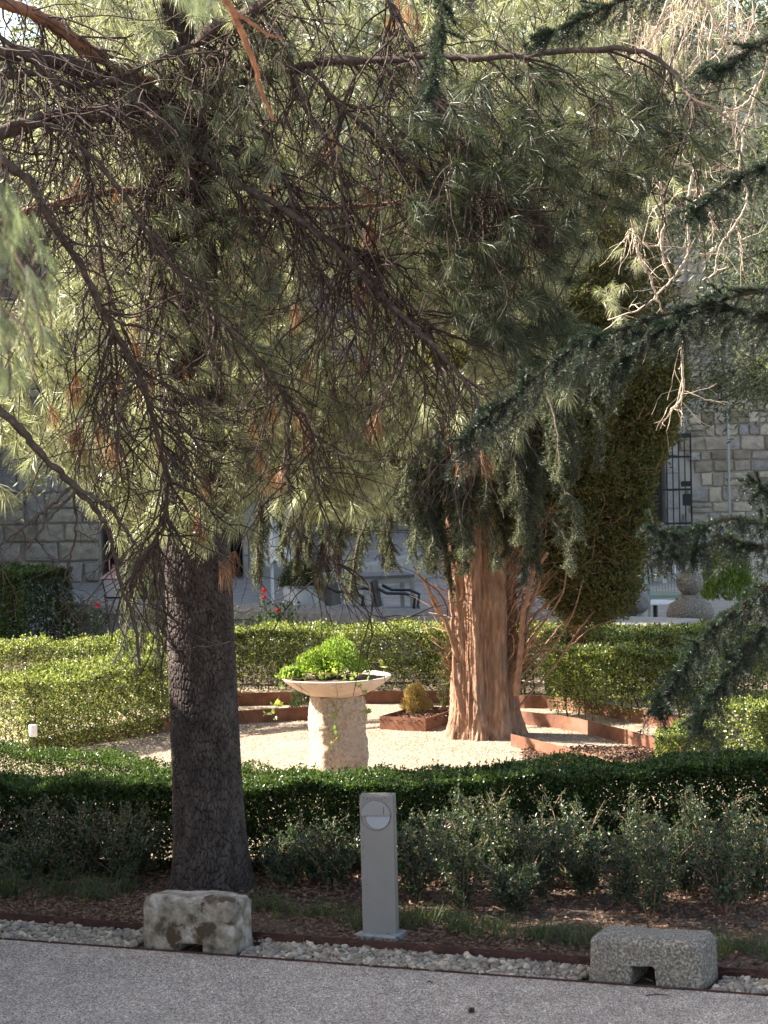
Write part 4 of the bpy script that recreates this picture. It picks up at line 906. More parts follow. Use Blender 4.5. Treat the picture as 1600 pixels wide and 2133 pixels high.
# shaded near tufts on the right
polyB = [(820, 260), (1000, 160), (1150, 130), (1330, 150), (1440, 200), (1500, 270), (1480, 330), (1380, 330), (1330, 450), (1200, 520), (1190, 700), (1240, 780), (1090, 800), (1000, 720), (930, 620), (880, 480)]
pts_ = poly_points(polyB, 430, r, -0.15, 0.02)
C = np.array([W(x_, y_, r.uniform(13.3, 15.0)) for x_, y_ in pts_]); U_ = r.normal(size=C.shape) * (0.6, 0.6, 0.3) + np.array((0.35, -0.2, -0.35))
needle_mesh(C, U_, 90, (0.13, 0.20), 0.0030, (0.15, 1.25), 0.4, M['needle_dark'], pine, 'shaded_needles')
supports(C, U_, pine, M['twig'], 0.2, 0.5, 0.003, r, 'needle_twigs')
# loose tufts near the trunk bottom edge, left edge
pts_ = [(400, 1120), (430, 1140), (350, 1120), (300, 1110), (250, 1120), (470, 1060), (620, 1040), (680, 1060), (740, 1070), (30, 940), (10, 1030), (60, 970), (200, 1040), (1075, 905), (1010, 905), (960, 880), (1100, 860), (890, 860), (1180, 820), (580, 1060), (330, 1060), (380, 1080)]
C = np.array([W(x_, y_, r.uniform(14.2, 15.6)) for x_, y_ in pts_]); U_ = r.normal(size=C.shape) * (0.6, 0.5, 0.25) + np.array((0.0, -0.2, -0.8))
needle_mesh(C, U_, 100, (0.13, 0.18), 0.0034, (0.15, 1.2), 0.35, M['needle'], pine, 'sunlit_needles')
supports(C, U_, pine, M['twig'], 0.3, 0.6, 0.004, r, 'needle_twigs')
# dead brown bundles
pts_ = [(290, 840), (150, 820), (160, 800), (575, 880), (565, 860), (485, 1000), (545, 985), (560, 1000), (520, 990), (580, 990), (415, 1100), (405, 1060), (640, 920), (630, 870), (460, 940), (450, 870), (530, 880), (690, 300), (760, 600), (750, 620), (480, 1170), (470, 1190), (320, 900), (850, 30), (830, 10), (870, 50), (815, 40), (430, 1010), (980, 940), (1000, 930), (960, 960), (1010, 960)]
pts_ += [(r.uniform(100, 800), r.uniform(350, 1000)) for _ in range(45)]
C = np.array([W(x_, y_, r.uniform(14.0, 15.3)) for x_, y_ in pts_]); U_ = r.normal(size=C.shape) * (0.25, 0.25, 0.1) + np.array((0.0, 0, -1))
needle_mesh(C, U_, 60, (0.13, 0.2), 0.0026, (0.10, 0.95), 0.6, M['needle_dead'], pine, 'dead_needles')
supports(C, U_, pine, M['twig'], 0.2, 0.5, 0.003, r, 'needle_twigs')

# ================================================================== CYPRESS
CB = G(1012, 1542); CX, CYY = CB[0], CB[1] + 0.25
cyp = thing('cypress_tree', 'old cypress with fluted reddish trunk and dense olive crown beside the stone planter', 'tree', (CX, CYY, 0))
nz_, nt_ = 260, 260
zz = np.linspace(-0.03, 3.2, nz_); th = np.arange(nt_) * 2 * math.pi / nt_; Z = zz[:, None] * np.ones((1, nt_)); T = th[None, :] * np.ones((nz_, 1))
lobes = 0.045 * np.abs(np.sin(2.5 * T + 0.35 * np.sin(Z * 1.6) + 0.5)) ** 0.5 + 0.02 * np.sin(7 * T + 1.2 + 0.4 * Z)
fib = 0.006 * np.sin(31 * T + 3 * np.sin(Z * 2.3)) + 0.004 * np.sin(57 * T + 2 * np.sin(Z * 3.7 + 1)) + 0.003 * np.sin(97 * T + 3 * np.sin(Z * 5.1 + 2))
ga = np.zeros(Z.shape)
for i_ in range(nz_):
    for j_ in range(nt_):
        c_, s_, z_ = math.cos(th[j_]), math.sin(th[j_]), zz[i_]
        ga[i_, j_] = 0.028 * mnoise.noise((c_ * 3.5, s_ * 3.5, z_ * 1.3)) + 0.018 * mnoise.noise((c_ * 11, s_ * 11, z_ * 3.2 + 9)) + 0.014 * mnoise.noise((c_ * 27, s_ * 27, z_ * 8))
fib = ga
rr = 0.203 + lobes * 1.25 + fib + 0.085 * np.exp(-Z * 4.5) * (1 + 0.5 * np.sin(4 * T + 1)) + 0.012 * Z
rr += rng.normal(size=rr.shape) * 0.0015
V = np.stack([CX - 0.0 * Z + rr * np.cos(T), CYY + rr * 0.9 * np.sin(T), Z], -1).reshape(-1, 3)
i = np.arange(nz_ - 1)[:, None] * nt_; j = np.arange(nt_)[None, :]; j2 = (j + 1) % nt_
mesh_from('trunk', V, np.stack([i + j, i + j2, i + nt_ + j2, i + nt_ + j], -1).reshape(-1, 4), M['cypbark'], cyp, True)
CL = [([(965, 1500), (950, 1420), (945, 1340), (940, 1250), (935, 1160)], 21.0, 21.0, .026, .016),
      ([(950, 1350), (930, 1300), (905, 1260), (885, 1200)], 21.0, 20.8, .020, .012), ([(955, 1380), (925, 1290), (895, 1230), (860, 1180)], 21, 20.7, .014, .008),
      ([(1075, 1450), (1085, 1350), (1090, 1280), (1110, 1200), (1140, 1150)], 21.0, 20.9, .03, .016), ([(1080, 1400), (1095, 1300), (1125, 1210)], 21.2, 21, .02, .012),
      ([(1075, 1480), (1110, 1440), (1160, 1380), (1200, 1320), (1240, 1270)], 21.1, 21.3, .013, .006), ([(1078, 1440), (1120, 1390), (1170, 1320), (1200, 1260), (1215, 1200)], 21.1, 21.2, .014, .006),
      ([(1078, 1400), (1130, 1350), (1180, 1290), (1240, 1230)], 21.2, 21.5, .013, .006), ([(1080, 1370), (1130, 1300), (1170, 1240), (1180, 1180)], 21.0, 21.0, .013, .006),
      ([(1075, 1420), (1130, 1360), (1180, 1350), (1230, 1310), (1280, 1290)], 21.1, 21.4, .010, .005), ([(1075, 1350), (1110, 1290), (1150, 1250), (1230, 1180)], 21.1, 21.3, .014, .006)]
for px, d0, d1, r0, r1 in CL:
    L = limb_pts(px, d0, d1, wob=0.01); a = Acc(); a.tube(L, np.linspace(r0, r1, len(L)), 7); a.build('branch', M['cyptwig'], cyp, True)
r = np.random.default_rng(21); a = Acc()
for _ in range(300):
    z_ = r.uniform(0.45, 2.2); s = r.choice([1, 1, 1, 1, -1]); p = np.array((CX + s * 0.22, CYY + r.uniform(-0.15, 0.1), z_))
    grow(a, p, (s * r.uniform(0.5, 1.0), r.normal() * 0.4 - 0.1, r.uniform(0.3, 1.1)), r.uniform(0.3, 0.75) * (0.6 if s < 0 else 1), 0.006, 1, r, -0.15, 0.22)
for _ in range(110):
    p = W(r.uniform(1140, 1300), r.uniform(850, 1250), r.uniform(21.2, 21.6)); grow(a, p, (r.uniform(-.2, 1), r.normal() * 0.4, r.uniform(-0.6, 0.8)), r.uniform(0.2, 0.5), 0.004, 1, r, 0.0, 0.3)
kind(a.build('bare_twigs', M['cyptwig'], cyp), 'stuff')
def crown_blobs(blobs, per, L, wd, mat, parent, name, sc, hole=0.0, k=9.0, core=None, upw=0.7, clump=0.055, shell=0.3):
    """leaf sprays gathered in clumps over the shells of the listed ellipsoids (pixel centre, pixel radii, depth, depth radius)"""
    allP = []; allA = []
    for (x_, y_, rx, ry, d_, rd) in blobs:
        s = F / d_; area = rx * ry / s ** 2 * 3.1 + 0.2
        n = int(per * area); c = W(x_, y_, d_); D = runit(n); D[:, 1] = np.where((D[:, 1] > 0.35) & (rng.random(n) < 0.6), -D[:, 1], D[:, 1])
        R_ = np.array((rx / s, rd, ry / s)); f_ = 1 - shell * rng.random(n) ** 1.6
        lump = 1 + 0.14 * np.sin(D[:, 0] * k + x_) * np.cos(D[:, 2] * k + y_) + 0.07 * np.sin(D[:, 2] * k * 2.1)
        P = c + D * R_ * (f_ * lump)[:, None]
        allP.append(P); allA.append(D / R_ * min(R_))
    P = np.concatenate(allP); A = np.concatenate(allA); n = len(P)
    if hole:
        keep = (np.sin(P[:, 0] * 11 + P[:, 2] * 5) * np.sin(P[:, 2] * 13 - P[:, 1] * 9) + 0.5 * np.sin(P[:, 0] * 29 + P[:, 2] * 23)) > -1.2 + hole + 0.4 * rng.normal(size=n)
        P = P[keep]; A = A[keep]; n = len(P)
    Pr = np.repeat(P, sc, 0); Ar = np.repeat(unit(A), sc, 0); m = n * sc
    stem = unit(Ar * 0.6 + np.array((0, 0, upw)) + np.repeat(rng.normal(size=(n, 3)) * 0.35, sc, 0)); f_ = rng.random(m)[:, None]
    Q = Pr + stem * f_ * clump * 2 + rng.normal(size=(m, 3)) * clump * 0.25
    AA = stem * 0.7 + rng.normal(size=(m, 3)) * 0.5
    v, f = leaf_quads(Q, AA, L * (0.6 + 0.7 * rng.random(m)), wd * (0.6 + 0.7 * rng.random(m)))
    return kind(mesh_from(name, v, f, mat, parent), 'stuff')
CBL = [(1120, 980, 85, 110, 21.5, .45), (1150, 1100, 60, 80, 21.5, .4), (1360, 790, 60, 80, 21.9, .45), (1205, 1220, 70, 75, 21.7, .45), (1330, 850, 75, 110, 21.9, .5), (1300, 960, 60, 90, 21.9, .45), (1290, 1080, 60, 90, 21.8, .45), (1270, 1180, 60, 90, 21.8, .45), (1300, 790, 100, 110, 21.9, .55), (1220, 760, 120, 120, 21.7, .6), (1320, 900, 65, 110, 21.9, .45), (1270, 1000, 85, 120, 21.8, .5), (1180, 930, 110, 150, 21.6, .55), (1265, 1120, 70, 110, 21.8, .45), (1240, 1220, 70, 80, 21.7, .45), (1170, 1090, 80, 110, 21.7, .5), (1150, 640, 160, 150, 21.8, .7), (1290, 620, 110, 140, 22.0, .6), (1100, 800, 100, 140, 21.6, .55), (1180, 1170, 50, 60, 21.6, .4), (1050, 1000, 110, 160, 21.9, .6), (950, 900, 110, 180, 22.0, .6), (1000, 700, 170, 200, 22.2, .7), (1150, 420, 160, 170, 22.2, .7), (950, 480, 150, 180, 22.4, .7)]
crown_blobs(CBL[:17] + CBL[18:21], 2100, 0.042, 0.016, M['cypress'], cyp, 'crown', 10, hole=-0.3)
crown_blobs([CBL[17]] + CBL[21:], 700, 0.05, 0.02, M['cypress'], cyp, 'crown', 10, hole=0.0)

# ================================================================== CEDAR with drooping blue-grey sprays
def twig_sprays(polys, needle_len, nper, wd, mat, parent, name, bark, tw_r=0.003, lean=0.6, flat=0.0, up=0.15):
    """short needles all round each twig polyline"""
    a = Acc(); P = []; A = []
    for L in polys:
        a.tube(L, np.linspace(tw_r, tw_r * 0.4, len(L)), 3, False)
        seg = np.linalg.norm(np.diff(L, axis=0), axis=1); tot = seg.sum(); n = max(6, int(tot * nper)); s = np.concatenate(([0], np.cumsum(seg)))
        u = rng.random(n) * tot; p = np.stack([np.interp(u, s, L[:, i]) for i in range(3)], 1); k_ = np.clip(np.searchsorted(s, u) - 1, 0, len(L) - 2); t_ = unit(L[k_ + 1] - L[k_])
        pr = perp(t_); pr[:, 2] *= (1 - flat); P.append(p); A.append(t_ * lean + pr + np.array((0, 0, up)))
    P = np.concatenate(P); A = np.concatenate(A); v, f = needle_tris(P, A, needle_len * rng.uniform(0.7, 1.15, len(P)), wd)
    kind(a.build(name.replace('needles', 'twigs'), bark, parent), 'stuff')
    return kind(mesh_from(name, v, f, mat, parent), 'stuff')
def droop_twigs(L, nside, lo, hi, r, down=1.0, side=0.5, sub=3, fwd=0.4, taper=0.6):
    out = [L]
    for q in range(nside):
        f_ = (q + r.random()) / nside; j = min(len(L) - 2, int(f_ * (len(L) - 1))); t_ = unit(L[j + 1] - L[j])
        s = 1 if q % 2 else -1; d = t_ * fwd + np.array((0, 0, -down)) * r.uniform(0.3, 1.0) + np.cross(t_, (0, 0, 1)) * s * side * r.uniform(0.3, 1.3) + r.normal(size=3) * 0.15
        d = d / np.linalg.norm(d); l = r.uniform(lo, hi) * (1 - taper * f_); n = 6; P = [L[j]]
        for _ in range(n):
            d = d + np.array((0, 0, -0.12 * down)) + r.normal(size=3) * 0.06; d = d / np.linalg.norm(d); P.append(P[-1] + d * l / n)
        P = np.array(P); out.append(P)
        for _ in range(sub):
            k_ = r.integers(1, 5); dd = (P[k_ + 1] - P[k_]); dd = dd / np.linalg.norm(dd) + unit(r.normal(size=3)) * 0.8; dd = dd / np.linalg.norm(dd); l2 = l * r.uniform(0.25, 0.5)
            out.append(np.array([P[k_], P[k_] + dd * l2 * 0.5, P[k_] + dd * l2 + (0, 0, -0.02 * down)]))
    return out
ced = thing('cedar_tree', 'cedar with hanging grey green sprays in front of the cypress trunk', 'tree', (W(1015, 1400, 23.6)[0], 23.6, 0))
cl = parent_world(ced)
a = Acc(); a.tube([(cl[0], cl[1], -0.02), (cl[0] + 0.03, cl[1], 1.5), (cl[0] - 0.02, cl[1], 4), (cl[0], cl[1], 8)], (0.10, 0.09, 0.08, 0.05), 10); a.build('trunk', M['limb'], ced, True)
r = np.random.default_rng(31); tw = []
CEB = [([(900, 760), (960, 860), (1040, 960), (1110, 1040), (1170, 1110), (1200, 1190)], 21.2, 19.6), ([(880, 800), (920, 900), (940, 1000), (960, 1090), (965, 1160)], 21.2, 19.8), ([(860, 830), (850, 950), (870, 1060), (860, 1150)], 21.2, 20.0),
       ([(830, 860), (800, 960), (805, 1080), (815, 1180)], 21.2, 20.2), ([(900, 780), (990, 840), (1040, 930), (1080, 1020), (1080, 1120)], 21.2, 19.8), ([(940, 820), (1000, 940), (1010, 1050), (1030, 1130), (1030, 1180)], 21.0, 19.8),
       ([(780, 820), (740, 850), (700, 900), (660, 1010), (640, 1110)], 21.4, 20.8), ([(780, 850), (740, 950), (720, 1060), (700, 1130)], 21.4, 20.8), ([(760, 860), (680, 960), (610, 1060), (590, 1130)], 21.4, 20.8),
       ([(1000, 700), (1120, 720), (1200, 800), (1250, 880), (1240, 960)], 21.0, 20.4), ([(1050, 720), (1150, 800), (1200, 900), (1190, 1000)], 20.9, 20.3), ([(950, 800), (1060, 870), (1130, 970), (1190, 1040), (1200, 1120)], 21, 19.7),
       ([(850, 700), (830, 780), (790, 850), (760, 920)], 21.4, 20.6), ([(880, 850), (900, 950), (890, 1050), (900, 1120), (890, 1170)], 21, 19.9)]
for _ in range(26):
    x0_ = r.uniform(800, 1150); y0_ = r.uniform(760, 1000); sp_ = r.uniform(-0.5, 0.7); ln_ = r.uniform(130, 290)
    CEB.append(([(x0_, y0_), (x0_ + sp_ * ln_ * 0.4, y0_ + ln_ * 0.25), (x0_ + sp_ * ln_ * 0.7, y0_ + ln_ * 0.6), (x0_ + sp_ * ln_ * 0.8, min(1235, y0_ + ln_))], r.uniform(20.4, 21.1), r.uniform(19.7, 20.5)))
for px, d0, d1 in CEB:
    L = limb_pts(px, d0, d1); a = Acc(); a.tube(L, np.linspace(0.016, 0.004, len(L)), 5); a.build('branch', M['limb'], ced, True)
    tw += droop_twigs(L, 62, .12, .42, r, 0.85, 0.8, 6, 0.5)
twig_sprays(tw, 0.026, 330, 0.0042, M['cedar'], ced, 'needles', M['twig'])
# second cedar behind the pine, left
ced2 = thing('cedar_tree', 'cedar with pale hanging sprays just left of the pine trunk', 'tree', (W(330, 1300, 22.6)[0], 24.4, 0))
cl = parent_world(ced2); a = Acc(); a.tube([(cl[0], cl[1], -0.02), (cl[0], cl[1], 3), (cl[0], cl[1], 8)], (0.12, 0.1, 0.06), 10); a.build('trunk', M['limb'], ced2, True); tw = []
LOWC = []
for _ in range(22):
    x0_ = r.uniform(500, 800); y0_ = r.uniform(900, 1060); sp_ = r.uniform(-0.4, 0.4); y1_ = min(1230, y0_ + r.uniform(110, 200)) - (0 if x0_ < 720 else 20)
    LOWC.append(([(x0_, y0_), (x0_ + sp_ * 40, (y0_ * 2 + y1_) / 3), (x0_ + sp_ * 70, (y0_ + 2 * y1_) / 3), (x0_ + sp_ * 80, y1_)], r.uniform(22.6, 23.6), r.uniform(22.2, 23)))
for px, d0, d1 in LOWC + [([(340, 1100), (300, 1180), (275, 1260), (255, 1340), (225, 1400)], 23.0, 21.6), ([(345, 1120), (315, 1220), (300, 1300), (280, 1380)], 23, 21.6), ([(350, 1100), (330, 1200), (330, 1320), (318, 1400)], 23, 21.8), ([(330, 1050), (280, 1120), (262, 1200), (262, 1280)], 23.2, 22), ([(360, 1150), (345, 1260), (345, 1350)], 23, 22),
                   ([(330, 700), (200, 800), (100, 900), (50, 1000)], 23.6, 22.6), ([(330, 800), (260, 900), (200, 960), (150, 1040)], 23.4, 22.6), ([(330, 900), (240, 940), (110, 960), (30, 1040)], 23.6, 23)]:
    L = limb_pts(px, d0, d1); a = Acc(); a.tube(L, np.linspace(0.014, 0.004, len(L)), 5); a.build('branch', M['limb'], ced2, True); tw += droop_twigs(L, 46, .14, .38, r, 1.1, 0.5, 4)
twig_sprays(tw, 0.026, 300, 0.0042, M['cedar'], ced2, 'needles', M['twig'])

# ================================================================== FIR at the right edge
fir = thing('fir_tree', 'dark fir reaching in from the right with drooping blue green branches', 'tree', (3.0, 11.9, 0))
a = Acc(); a.tube([(3.0, 11.9, -0.02), (3.0, 11.9, 2.5), (3.02, 11.9, 5), (3.0, 11.9, 9)], (0.17, 0.15, 0.12, 0.05), 14); a.build('trunk', M['bark'], fir, True)
FB = [([(2050, 560), (1700, 590), (1560, 610), (1400, 650), (1280, 690), (1200, 720), (1120, 780), (1060, 835), (1000, 880), (950, 940)], 11.9, 11.0, 46, .14, .42),
      ([(2050, 560), (1750, 640), (1600, 660), (1500, 640), (1420, 660), (1330, 720), (1270, 790)], 11.9, 11.4, 34, .14, .40),
      ([(2050, 60), (1700, 60), (1590, 90), (1530, 130), (1480, 150), (1450, 150)], 11.9, 11.3, 16, .08, .2),
      ([(2050, 300), (1700, 320), (1600, 345), (1520, 380), (1470, 420), (1430, 455)], 11.9, 11.3, 24, .10, .26),
      ([(1800, -120), (1500, -80), (1350, -20), (1250, 20), (1170, 60), (1120, 80)], 11.8, 11.5, 30, .08, .24),
      ([(2050, 1000), (1750, 1060), (1600, 1090), (1520, 1080), (1440, 1105), (1390, 1115), (1345, 1095)], 11.9, 10.8, 26, .10, .26),
      ([(2050, 1020), (1750, 1100), (1600, 1140), (1500, 1130), (1420, 1160), (1370, 1150)], 11.9, 10.9, 24, .10, .26),
      ([(2050, 1100), (1750, 1180), (1620, 1210), (1560, 1250), (1490, 1300), (1440, 1360), (1395, 1420), (1360, 1490)], 11.9, 11.2, 40, .12, .36),
      ([(2050, 1150), (1750, 1260), (1640, 1290), (1580, 1325), (1530, 1385), (1480, 1450), (1450, 1510)], 11.9, 11.1, 34, .12, .34),
      ([(2050, 960), (1750, 1020), (1640, 1040), (1590, 1020), (1560, 1000)], 11.9, 11.6, 12, .08, .2),
      ([(1100, -160), (1000, -100), (930, -20), (915, 60), (905, 140), (890, 200)], 11.5, 11.0, 20, .10, .26)]
r = np.random.default_rng(61)
tw = []; FM = []
for px, d0, d1, ns, lo, hi in FB:
    L = limb_pts(px, d0, d1, n=44, wob=0.006); a = Acc(); a.tube(L, np.linspace(0.013, 0.003, len(L)), 6); a.build('branch', M['twig'], fir, True)
    keep = L[np.array([q[0] < 2.15 for q in L])] if len(L) else L
    FM.append(keep)
    for q in range(int(ns * 1.6)):
        j = r.integers(2, len(keep) - 2); t_ = unit(keep[j + 1] - keep[j]); d_ = unit(t_ + r.normal(size=3) * 0.45 + (0, 0, 0.1)); l_ = r.uniform(0.05, 0.13); FM.append(np.array([keep[j], keep[j] + d_ * l_ * 0.5, keep[j] + d_ * l_ + (0, 0, -0.01)]))
    tw += droop_twigs(keep, int(ns * 1.9), lo * 0.9, hi * 1.15, r, 0.85, 0.9, 4, 0.75, 0.5)
twig_sprays(tw, 0.022, 560, 0.0026, M['fir'], fir, 'needles', M['twig'], lean=0.55, up=0.2, tw_r=0.0018)
twig_sprays(FM, 0.026, 2600, 0.0030, M['fir'], fir, 'needles', M['twig'], lean=0.55, up=0.5)

# ================================================================== near conifer on the left, out of focus
near = thing('near_conifer', 'blurred conifer sprays hanging close by, with a reddish twig across the top', 'tree', (-2.2, 5.4, 0)); NEARB = 1
a = Acc(); a.tube([(-2.2, 5.4, -0.02), (-2.2, 5.4, 3), (-2.15, 5.4, 7)], (0.12, 0.1, 0.06), 10); a.build('trunk', M['limb'], near, True)
tw = []; r = np.random.default_rng(71)
for px, d0, d1 in [([(-900, 300), (-400, 330), (-150, 400), (-20, 470), (50, 560), (80, 660), (90, 740)], 5.4, 5.0), ([(-500, 400), (-200, 480), (-100, 560), (-40, 650), (-20, 760)], 5.3, 5.1), ([(-400, 420), (-60, 450), (40, 480), (70, 540), (60, 620), (40, 720)], 5.5, 5.3), ([(-300, 560), (-100, 600), (0, 640), (60, 700), (70, 790)], 5.4, 5.2), ([(-500, 380), (-150, 480), (-40, 560), (10, 660), (20, 760), (20, 830)], 5.2, 5.0), ([(-400, 350), (-120, 420), (20, 500), (90, 600), (110, 690)], 5.3, 5.2)]:
    L = limb_pts(px, d0, d1, wob=0.003); a = Acc(); a.tube(L, np.linspace(0.006, 0.002, len(L)), 6); a.build('branch', M['twig'], near, True)
L = limb_pts([(-900, 60), (-300, -120), (200, -90), (420, -40), (470, 0), (500, 60), (530, 130), (545, 190), (570, 250)], 6.0, 7.2, wob=0.004); a = Acc(); a.tube(L, np.linspace(0.016, 0.0045, len(L)), 7); a.build('branch', M['redlimb'], near, True)
L = limb_pts([(462, -8), (490, 25), (520, 45), (555, 70), (590, 80)], 7.0, 7.3, wob=0.003); a = Acc(); a.tube(L, np.linspace(0.008, 0.0035, len(L)), 6); a.build('branch', M['redlimb'], near, True)
pts_ = [(r.uniform(-120, 110) * (1 if q % 3 else 0.6), r.uniform(440, 800)) for q in range(95)] + [(r.uniform(-60, 60), r.uniform(400, 480)) for q in range(14)] + [(r.uniform(375, 450), r.uniform(-60, 15)) for q in range(16)]
pts_ = [p for p in pts_ if p[0] < 40 + 90 * math.sin(math.pi * min(1, max(0, (p[1] - 420) / 400))) or p[0] > 300]
C = np.array([W(x_, y_, r.uniform(4.8, 5.5)) for x_, y_ in pts_]); U_ = r.normal(size=C.shape) * (0.35, 0.35, 0.2) + np.array((0.25, 0, -0.9))
needle_mesh(C, U_, 42, (0.045, 0.075), 0.0013, (0.08, 0.7), 0.4, M['needle_near'], near, 'needles', 0.03)
supports(C, U_, near, M['twig'], 0.04, 0.10, 0.0012, r, 'needle_twigs')

# ================================================================== bare sunlit branches right
bare = thing('bare_tree', 'tree with pale bare sunlit branches dangling between the cypress and the firs', 'tree', (1.85, 23.6, 0)); r = np.random.default_rng(91)
a = Acc(); a.tube([(1.85, 23.6, -0.02), (1.9, 23.5, 2.5), (2.0, 22.5, 5), (2.3, 20.3, 8.6)], (0.10, 0.085, 0.07, 0.03), 10); a.build('trunk', M['redlimb'], bare, True)
def c4(l): return [(1250 + x_ / 3.046, y_ / 3.046) for x_, y_ in l]
BB = [[(650, 0), (720, 120), (690, 300), (700, 500), (760, 600), (800, 700), (890, 830), (900, 950), (880, 1080), (930, 1200), (920, 1310), (850, 1430), (770, 1550), (740, 1640), (720, 1740), (650, 1780)],
      [(1100, 100), (1080, 300), (1040, 460), (1000, 570), (960, 680), (910, 820), (895, 850)], [(370, 980), (500, 1030), (600, 1080), (610, 1150)], [(600, 1000), (640, 1000), (740, 1035), (850, 1100)], [(600, 1160), (640, 1230), (560, 1320), (520, 1420)],
      [(140, 1190), (180, 1340), (215, 1450), (240, 1530), (340, 1560), (380, 1540), (360, 1460)], [(220, 1540), (270, 1660), (320, 1760), (360, 1880), (400, 1980), (410, 2040)], [(380, 1150), (400, 1290), (420, 1390), (390, 1500), (400, 1620), (440, 1750), (440, 1800)],
      [(600, 1080), (560, 1250), (560, 1470), (560, 1600), (480, 1740), (380, 1850), (250, 1960), (50, 2030)], [(300, 1070), (370, 1160), (420, 1260), (330, 1330)], [(430, 0), (370, 150), (330, 240), (270, 300)],
      [(640, 0), (720, 100), (800, 280), (830, 400), (845, 520)], [(820, 20), (815, 160), (780, 300), (700, 380)], [(700, 1350), (720, 1420), (760, 1470)], [(870, 1440), (890, 1500), (900, 1580)], [(990, 540), (940, 640), (850, 700), (740, 720)], [(640, 1620), (700, 1600), (740, 1560)], [(560, 2060), (520, 2250), (530, 2450), (500, 2560), (450, 2600)]]
for l in BB:
    L = limb_pts(c4(l), 18.7, 18.9, wob=0.012); a = Acc(); a.tube(L, np.linspace(0.013, 0.006, len(L)) * 0.95, 6); a.build('branch', M['palebark'], bare, True); L_ALL.append((L, None))
a = Acc(); r = np.random.default_rng(91)
for _ in range(60):
    x_ = r.uniform(1290, 1590); p = W(x_, r.uniform(-40, 60), r.uniform(18.5, 19.2)); grow(a, p, (r.normal() * 0.5, r.normal() * 0.4, -1), r.uniform(0.35, 0.9), 0.0045, 0, r, 0.25, 0.36)
bl = L_ALL[-len(BB):]
for _ in range(170):
    L, _z = bl[r.integers(0, len(bl))]; grow(a, L[r.integers(1, len(L))], r.normal(size=3) + (0, 0, -0.5), r.uniform(0.08, 0.55), 0.0036, 1, r, 0.3, 0.4)
kind(a.build('bare_twigs', M['palebark'], bare), 'stuff')
# sparse hanging needles behind them
pts_ = poly_points([(1250, -40), (1560, -40), (1560, 120), (1450, 330), (1380, 480), (1300, 700), (1230, 600)], 130, r, -0.1, 0.02)
C = np.array([W(x_, y_, r.uniform(19.4, 20.6)) for x_, y_ in pts_]); U_ = r.normal(size=C.shape) * (0.6, 0.6, 0.3) + (0, 0, -0.6)
needle_mesh(C, U_, 60, (0.10, 0.15), 0.0024, (0.15, 1.2), 0.4, M['needle'], bare, 'needles')

# ================================================================== BUILDINGS
def stone_mesh(seed):
    r_ = random.Random(seed); pts0 = []
    c = [(-.5 + r_.uniform(-.05, .05), -.5 + r_.uniform(-.07, .07)), (.5 + r_.uniform(-.05, .05), -.5 + r_.uniform(-.07, .07)), (.5 + r_.uniform(-.05, .05), .5 + r_.uniform(-.07, .07)), (-.5 + r_.uniform(-.05, .05), .5 + r_.uniform(-.07, .07))]
    ring = []
    for i in range(4):
        (x0, z0), (x1, z1) = c[i], c[(i + 1) % 4]
        ring += [(x0 * 0.97 + x1 * 0.03, z0 * .97 + z1 * .03), (x0 * 0.55 + x1 * 0.45 + r_.uniform(-.02, .02), z0 * .55 + z1 * .45 + r_.uniform(-.03, .03)), (x0 * 0.1 + x1 * 0.9, z0 * .1 + z1 * .9)]
    n = len(ring)
    V = [(x_, 0.5, z_) for x_, z_ in ring] + [(x_ * 0.99, -0.2, z_ * 0.98) for x_, z_ in ring] + [(x_ * 0.86, -0.45 + r_.uniform(-.1, .05), z_ * 0.80) for x_, z_ in ring] + [(0, -0.55, 0)]
    fs = []
    for q in (0, 1): fs += [(q * n + i, q * n + (i + 1) % n, (q + 1) * n + (i + 1) % n, (q + 1) * n + i) for i in range(n)]
    fs += [(2 * n + i, 2 * n + (i + 1) % n, 3 * n) for i in range(n)]
    return np.array(V), fs
STN = [stone_mesh(i) for i in range(8)]
STM = []
for V, fs in STN:
    me = bpy.data.meshes.new('stone'); me.from_pydata([tuple(v) for v in V], [], fs); me.materials.append(M['wallstone']); STM.append(me)
def masonry(root, x0, x1, z0, z1, Y, sw, sh, holes, nparts, seed, view=None):
    r_ = random.Random(seed); rows = []; z = z0; base = Vector(parent_world(root)); cnt = 0; rest = Acc(); cells = []
    while z < z1:
        h = sh * r_.uniform(0.7, 1.35); x = x0 - r_.random() * sw
        while x < x1:
            wd = sw * r_.uniform(0.55, 1.5)
            if wd > sw * 1.1 and r_.random() < 0.3: subs = [(x, z, wd, h * 0.5), (x, z + h * 0.5, wd, h * 0.5)]
            else: subs = [(x, z, wd, h)]
            for s in subs:
                cx, cz = s[0] + s[2] / 2, s[1] + s[3] / 2
                a0, a1 = max(s[0], x0), min(s[0] + s[2], x1)
                if a1 - a0 < 0.06 or any(cx + s[2] / 2 > hx0 and cx - s[2] / 2 < hx1 and cz + s[3] / 2 > hz0 and cz - s[3] / 2 < hz1 for hx0, hx1, hz0, hz1 in holes): 
                    continue
                cells.append(((a0 + a1) / 2, cz, a1 - a0, s[3]))
            x += wd
        z += h
    if view: cells.sort(key=lambda c: min((c[0] - vx) ** 2 + (c[1] - vz) ** 2 for vx, vz in view))
    for i, (cx, cz, w_, h_) in enumerate(cells):
        g = 0.018; k_ = r_.randrange(8); dep = 0.10 + r_.uniform(0, 0.04)
        if i < nparts:
            o = bpy.data.objects.new('stone', STM[k_]); COL.objects.link(o); o.parent = root
            o.location = Vector((cx, Y, cz)) - base; o.scale = (w_ - g, dep, h_ - g)
        else:
            V, fs = STN[k_]; rest.polys(V * (w_ - g, dep, h_ - g) + (cx, Y, cz), fs)
    if rest.n: kind(rest.build('stones', M['wallstone'], root), 'stuff')

